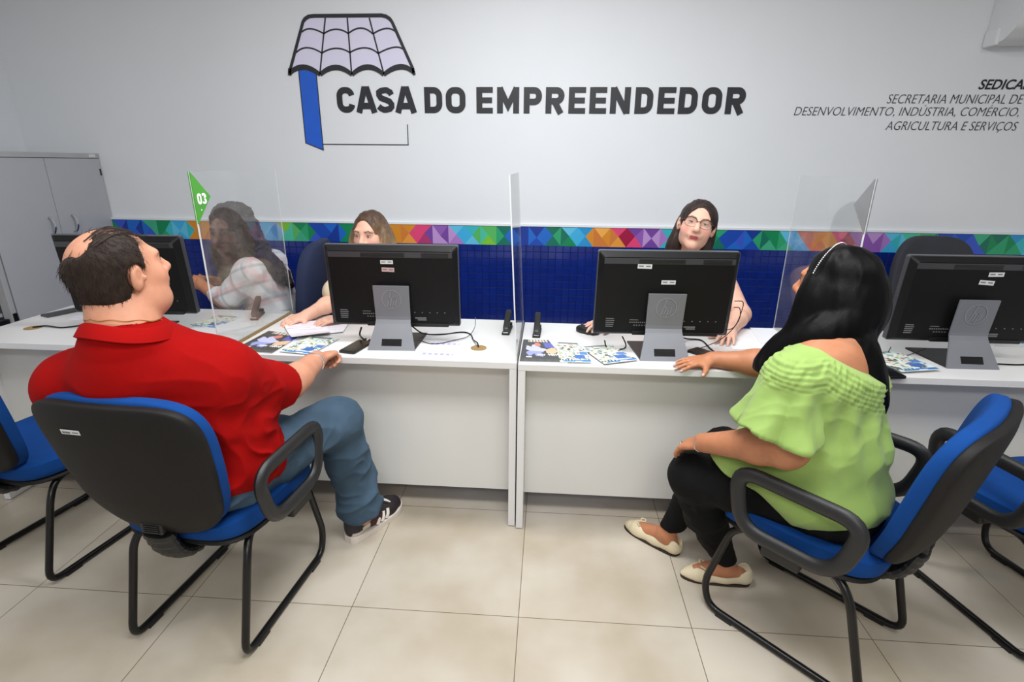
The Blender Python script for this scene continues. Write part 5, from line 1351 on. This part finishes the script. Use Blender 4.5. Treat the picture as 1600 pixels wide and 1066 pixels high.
def m_ombre():
    m = mat('blond_hair', (150, 118, 84), .5, bump=((200, 200, 14), .8, .003), var=.3, vscale=30, spec=.35)
    N = m.node_tree.nodes; L = m.node_tree.links
    if 'ombre' in N: return m
    tc = N.new('ShaderNodeTexCoord'); sp = N.new('ShaderNodeSeparateXYZ'); L.new(tc.outputs['Object'], sp.inputs[0])
    mpn = N.new('ShaderNodeMapping'); mpn.inputs['Scale'].default_value = (90, 90, 5); L.new(tc.outputs['Object'], mpn.inputs[0])
    nz = N.new('ShaderNodeTexNoise'); nz.inputs['Scale'].default_value = 1; L.new(mpn.outputs[0], nz.inputs['Vector'])
    ad = N.new('ShaderNodeMath'); ad.operation = 'MULTIPLY_ADD'; ad.inputs[1].default_value = .16; L.new(nz.outputs['Fac'], ad.inputs[0]); L.new(sp.outputs[2], ad.inputs[2])
    cr = N.new('ShaderNodeValToRGB'); cr.name = 'ombre'
    mr = N.new('ShaderNodeMapRange'); mr.inputs[1].default_value = 1.12; mr.inputs[2].default_value = 1.345; L.new(ad.outputs[0], mr.inputs[0]); L.new(mr.outputs[0], cr.inputs[0])
    e = cr.color_ramp.elements; e[0].position = .0; e[0].color = srgb(190, 170, 130); e[1].position = .95; e[1].color = srgb(74, 54, 42)
    x = cr.color_ramp.elements.new(.45); x.color = srgb(128, 102, 74)
    mx = [n for n in N if n.bl_idname == 'ShaderNodeMix'][0]; L.new(cr.outputs[0], mx.inputs[6]); return m
def hair_cap(M, s, face_c, face_r, r=(.086, .106, .094), c=(-.020, .032), part=0.0):
    Mi = np.array(M.inverted())
    def f(X, Y, Z):
        x, y, z = [(Mi[i, 0] * X + Mi[i, 1] * Y + Mi[i, 2] * Z + Mi[i, 3]) / s for i in range(3)]
        u, v, w = x / r[0], (y - c[0]) / r[1], (z - c[1]) / r[2]; k = np.sqrt(u * u + v * v + w * w) + 1e-6; d = (k - 1) * r[0]
        if part is not None: d = d + .006 * np.exp(-((x - part) / .006) ** 2) * (z > .06)
        face = np.sqrt((x / face_r[0]) ** 2 + ((y - face_c[0]) / face_r[1]) ** 2 + ((z - face_c[1]) / face_r[2]) ** 2) * face_r[0] - face_r[0]
        return np.maximum(d, -face) * s
    return f
def mk_hair(M, s, cpos, parent, m, cap, locks_, r0, name='hair', strand=0, curl=0.0, h=.0045, amp=.003, sr=.014, seg=None):
    hb = Body(); c = np.array(cpos); hb.fn(cap, c - .16, c + .16, .02)
    for g in locks_:
        P_ = spline(g, 4); n = len(P_); hb.chain([tuple(p) for p in P_], [r0 * (1 + .1 * math.sin(PI * i / n) - .6 * (i / n) ** 2.5) for i in range(n)], .02)
    f = (lambda V, N: amp * 2 * vnoise(V[:, 0] * 75, V[:, 1] * 75, V[:, 2] * 8)) if not curl else (lambda V, N: .016 * vnoise(*(V * 42).T) + .012 * vnoise(*(V * 80 + 4).T))
    org(name, hb, m, parent, h, f)
    if strand: strands('hair_strands', locks_, m, parent, strand, sr, .0008, 8, .0013, curl, 60)
BP = lambda x, y, z: T(BH, (x * .98, y * .98, z * .98))
lk = []
for q in (-1, 1):
    lk += [[BP(q * .072, -.01, .03), BP(q * .082, .012, -.04), BP(q * .085, .018, -.10), (-.918 - q * .095, 2.70, .97), (-.915 - q * .10, 2.69, .90)],
           [BP(q * .070, -.05, .02), BP(q * .085, -.04, -.06), BP(q * .085, -.03, -.12), (-.915 - q * .095, 2.75, .96), (-.91 - q * .11, 2.73, .88)],
           [BP(q * .030, -.09, .02), BP(q * .04, -.10, -.06), BP(q * .045, -.10, -.13), (-.91 - q * .05, 2.83, .96), (-.905 - q * .05, 2.85, .88)]]
mk_hair(BH, .98, (-.918, 2.715, 1.162), blo, m_ombre(), hair_cap(BH, .98, (.088, -.016), (.060, .078, .110), (.084, .105, .094), part=None), lk, .026, strand=300)

# woman with glasses
gla = thing('person', 'woman with glasses and dark hair tilting her head behind a monitor', 'person', (.73, 2.84, 0))
GH = head_frame((.722, 2.705, 1.236), 168, 8, -11); GN = (.735, 2.785, 1.05)
b = Body(); head(b, GH, 1.02, 1.02, 0, GN, .056)
GL, GR = (.905, 2.79, .975), (.565, 2.79, .975)
for S_ in (GL, GR): b.c(GN, S_, .050, .052, .05)
b.e((.735, 2.815, .90), (.165, .11, .15), None, .05); b.e((.735, 2.83, .72), (.16, .12, .15), None, .05); seated_lower(b, .735, 2.84, PI)
arm(b, GL, (.958, 2.60, .822), (.842, 2.385, .806), (.054, .046, .043, .029)); hand(b, frame((.842, 2.385, .806), (-.42, -.90, -.06), (0, -.05, 1)), -1, .98, (.12, .25, .2), .12, (.8, -.3, .1))
arm(b, GR, (.43, 2.62, .822), (.30, 2.455, .808), (.054, .046, .043, .029)); hand(b, frame((.30, 2.455, .812), (-.72, -.60, .0), (0, 0, 1)), 1, .98, (.05, .35, .3), .10, (.5, -.3, .1))
org('body', b, skinM, gla, .0042, None, skin_tint(GH, 1.02, (226, 178, 156), (172, 82, 80), (86, 64, 54), 1.02, (232, 152, 138))); eyes(GH, 1.02, gla, (52, 38, 30), .001, .0034)
t = Body(); t.e((.735, 2.815, .88), (.185, .14, .15), None, .05); t.e((.735, 2.83, .70), (.185, .145, .16), None, .05); t.e((.735, 2.805, .97), (.135, .085, .07), None, .04)
t.cut((.735, 2.72, 1.05), (.09, .09, .09), None, .01); t.cutc(GN, (.73, 2.76, 1.12), .066, .08)
for S_ in (GL, GR): t.c((.735 + (S_[0] - .735) * .55, 2.80, 1.0), (.735 + (S_[0] - .735) * .85, 2.795, .985), .050, .050, .03)
org('top', t, mat('black_top', (30, 29, 32), .75, bump=(500, .3, .001)), gla, .005, folds(.005, 14, 6, (.2, .4, 1), 2.0))
t = Body(); seated_lower(t, .735, 2.84, PI, .092); org('trousers', t, m_dark, gla, .007)
GP = lambda x, y, z: T(GH, (x * 1.02, y * 1.02, z * 1.02)); off = Vector(gla.location)
lk = []
for q in (-1, 1):
    lk += [[GP(q * .060, -.045, .02), GP(q * .070, -.050, -.06), GP(q * .076, -.05, -.12), (.73 - q * .11, 2.78, 1.05), (.73 - q * .115, 2.76, .98)],
           [GP(q * .035, -.09, .02), GP(q * .05, -.095, -.06), GP(q * .055, -.09, -.13), (.73 - q * .06, 2.86, 1.0), (.73 - q * .06, 2.88, .92)]]
mk_hair(GH, 1.02, (.722, 2.705, 1.23), gla, mat('brown_black_hair', (44, 31, 27), .5, bump=((200, 200, 14), .7, .003), var=.25, vscale=40, spec=.35), hair_cap(GH, 1.02, (.086, -.022), (.062, .082, .108), (.0885, .106, .096), part=None), lk, .028, strand=70)
mb = MB(); ln = MB()
for q in (-1, 1):
    rim = [Vector(GP(q * .034 + .027 * math.copysign(abs(math.cos(a)) ** .7, math.cos(a)), .1015 - .25 * abs(math.cos(a) * .027 + .002) * .6, .009 + .021 * math.copysign(abs(math.sin(a)) ** .8, math.sin(a)))) - off for a in [2 * PI * i / 28 for i in range(28)]]
    mb.tube(rim, .0011, 6, True); mb.tube(rim[0:15], .0020, 6)
    n = len(ln.V); ln.add(rim, [tuple(range(28))])
    mb.tube([Vector(GP(q * .061, .095, .016)) - off, Vector(GP(q * .078, .07, .014)) - off, Vector(GP(q * .084, .0, .010)) - off], .0015, 6)
mb.tube([Vector(GP(x, .103 + .004 * (1 - (x / .008) ** 2), .016)) - off for x in (-.008, -.004, 0, .004, .008)], .0014, 6)
sp = mb.build('eyeglasses', mat('bronze_frame', (112, 82, 58), .3, .8), gla, True); ln.build('lens', m_acrylic, sp, False, False)

# curly haired woman
cur = thing('person', 'woman with long curly brown hair in a pale plaid shirt behind the left divider', 'person', (-1.56, 2.82, 0))
UH = head_frame((-1.682, 2.755, 1.178), 98, -12, 0); UN = (-1.610, 2.790, 1.035)
b = Body(); head(b, UH, 1.0, .98, 0, UN, .050)
UL, UR = (-1.555, 2.640, .970), (-1.580, 2.945, .970)
RU = np.array(R3(Matrix.Rotation(math.radians(96), 4, 'Z')))
for S_ in (UL, UR): b.c(UN, S_, .045, .048, .05)
b.e((-1.570, 2.80, .89), (.155, .10, .15), RU, .05); b.e((-1.545, 2.81, .72), (.14, .11, .15), RU, .05); seated_lower(b, -1.55, 2.82, math.radians(96))
UE, UW = (-1.700, 2.625, .812), (-1.835, 2.665, .880)
arm(b, UL, UE, UW, (.048, .042, .040, .026)); hand(b, frame(UW, (-.85, .30, .28), (-.2, -.6, .7)), -1, .95, (.45, .6, .5), .05, (.4, -.3, .2))
arm(b, UR, (-1.76, 2.90, .815), (-1.865, 2.775, .885), (.048, .042, .040, .026)); hand(b, frame((-1.865, 2.775, .885), (-.50, -.80, .25), (-.4, .2, .8)), 1, .95, (.4, .5, .5), .05, (.5, -.3, .2))
org('body', b, skinM, cur, .0042, None, skin_tint(UH, 1.0, (188, 128, 96), (160, 84, 76), (50, 36, 30), .98)); eyes(UH, 1.0, cur)
def m_plaid():
    m = mat('plaid', (220, 220, 222), .85, bump=(500, .3, .001)); N = m.node_tree.nodes; L = m.node_tree.links
    tc = N.new('ShaderNodeTexCoord'); sp = N.new('ShaderNodeSeparateXYZ'); mpn = N.new('ShaderNodeMapping'); mpn.inputs['Rotation'].default_value = (.2, .35, .3); L.new(tc.outputs['Object'], mpn.inputs[0]); L.new(mpn.outputs[0], sp.inputs[0])
    prev = None
    for ax, per, th, col in ((0, .11, .62, (232, 176, 178)), (2, .11, .62, (232, 176, 178)), (2, .085, .74, (150, 152, 158)), (0, .085, .76, (150, 152, 158)), (1, .11, .66, (206, 208, 212))):
        mm = N.new('ShaderNodeMath'); mm.operation = 'MULTIPLY'; mm.inputs[1].default_value = 2 * PI / per; L.new(sp.outputs[ax], mm.inputs[0])
        si = N.new('ShaderNodeMath'); si.operation = 'SINE'; L.new(mm.outputs[0], si.inputs[0])
        mr = N.new('ShaderNodeMapRange'); mr.inputs[1].default_value = th; mr.inputs[2].default_value = th + .2; mr.inputs[4].default_value = .55; L.new(si.outputs[0], mr.inputs[0])
        mx = N.new('ShaderNodeMix'); mx.data_type = 'RGBA'; L.new(mr.outputs[0], mx.inputs[0]); mx.inputs[7].default_value = srgb(*col)
        if prev: L.new(prev.outputs[2], mx.inputs[6])
        else: mx.inputs[6].default_value = srgb(222, 222, 226)
        prev = mx
    base = [n for n in N if n.bl_idname == 'ShaderNodeMix' and n.blend_type == 'MULTIPLY'][0]; L.new(prev.outputs[2], base.inputs[6]); return m
t = Body(); t.e((-1.565, 2.80, .88), (.185, .135, .16), RU, .05); t.e((-1.535, 2.81, .70), (.175, .145, .17), RU, .05)
for S_ in (UL, UR): t.c((-1.60, 2.795, .99), S_, .056, .066, .04)
t.c(UL, (-1.672, 2.630, .832), .068, .064, .03); t.c(UR, (-1.73, 2.905, .84), .068, .062, .03); t.c((-1.672, 2.630, .832), (-1.745, 2.640, .835), .056, .050, .02); t.cutc(UN, (-1.63, 2.78, 1.10), .054, .066)
org('shirt', t, m_plaid(), cur, .005, folds(.010, 11, 2, (.4, .1, -1), 1.8))
t = Body(); seated_lower(t, -1.55, 2.82, math.radians(96), .092); org('trousers', t, m_dark, cur, .007)
UP = lambda x, y, z: T(UH, (x, y, z)); lk = []
for q, n_ in ((1, 1), (-1, 1)):   # q=+1 is the far side, -1 the near side
    yy = 2.755 + q * .085
    lk += [[UP(q * .070, .03, .03), UP(q * .085, .045, -.05), (-1.715, yy, 1.05), (-1.700, yy - .01, .97), (-1.690, yy - .02, .90)],
           [UP(q * .075, -.01, .02), UP(q * .09, .01, -.06), (-1.670, yy - .01, 1.05), (-1.655, yy - .02, .97), (-1.66, yy - .03, .93)],
           [UP(q * .070, -.05, .02), UP(q * .088, -.04, -.06), (-1.600, yy, 1.05), (-1.55, yy - .01, .99), (-1.52, yy, .94)]]
lk += [[UP(0, -.09, .03), UP(0, -.11, -.05), (-1.525, 2.78, 1.04), (-1.445, 2.78, .95), (-1.405, 2.78, .87)], [UP(-.04, -.09, .02), UP(-.05, -.11, -.05), (-1.53, 2.72, 1.05), (-1.450, 2.71, .97), (-1.415, 2.72, .90)]]
mk_hair(UH, 1.0, (-1.682, 2.755, 1.178), cur, mat('curly_brown_hair', (48, 33, 26), .6, bump=((120, 120, 60), .8, .003), var=.3, vscale=40, spec=.3), hair_cap(UH, 1.0, (.088, -.03), (.062, .070, .100), (.096, .114, .104), part=None), lk, .030, strand=260, curl=.010, sr=.020)
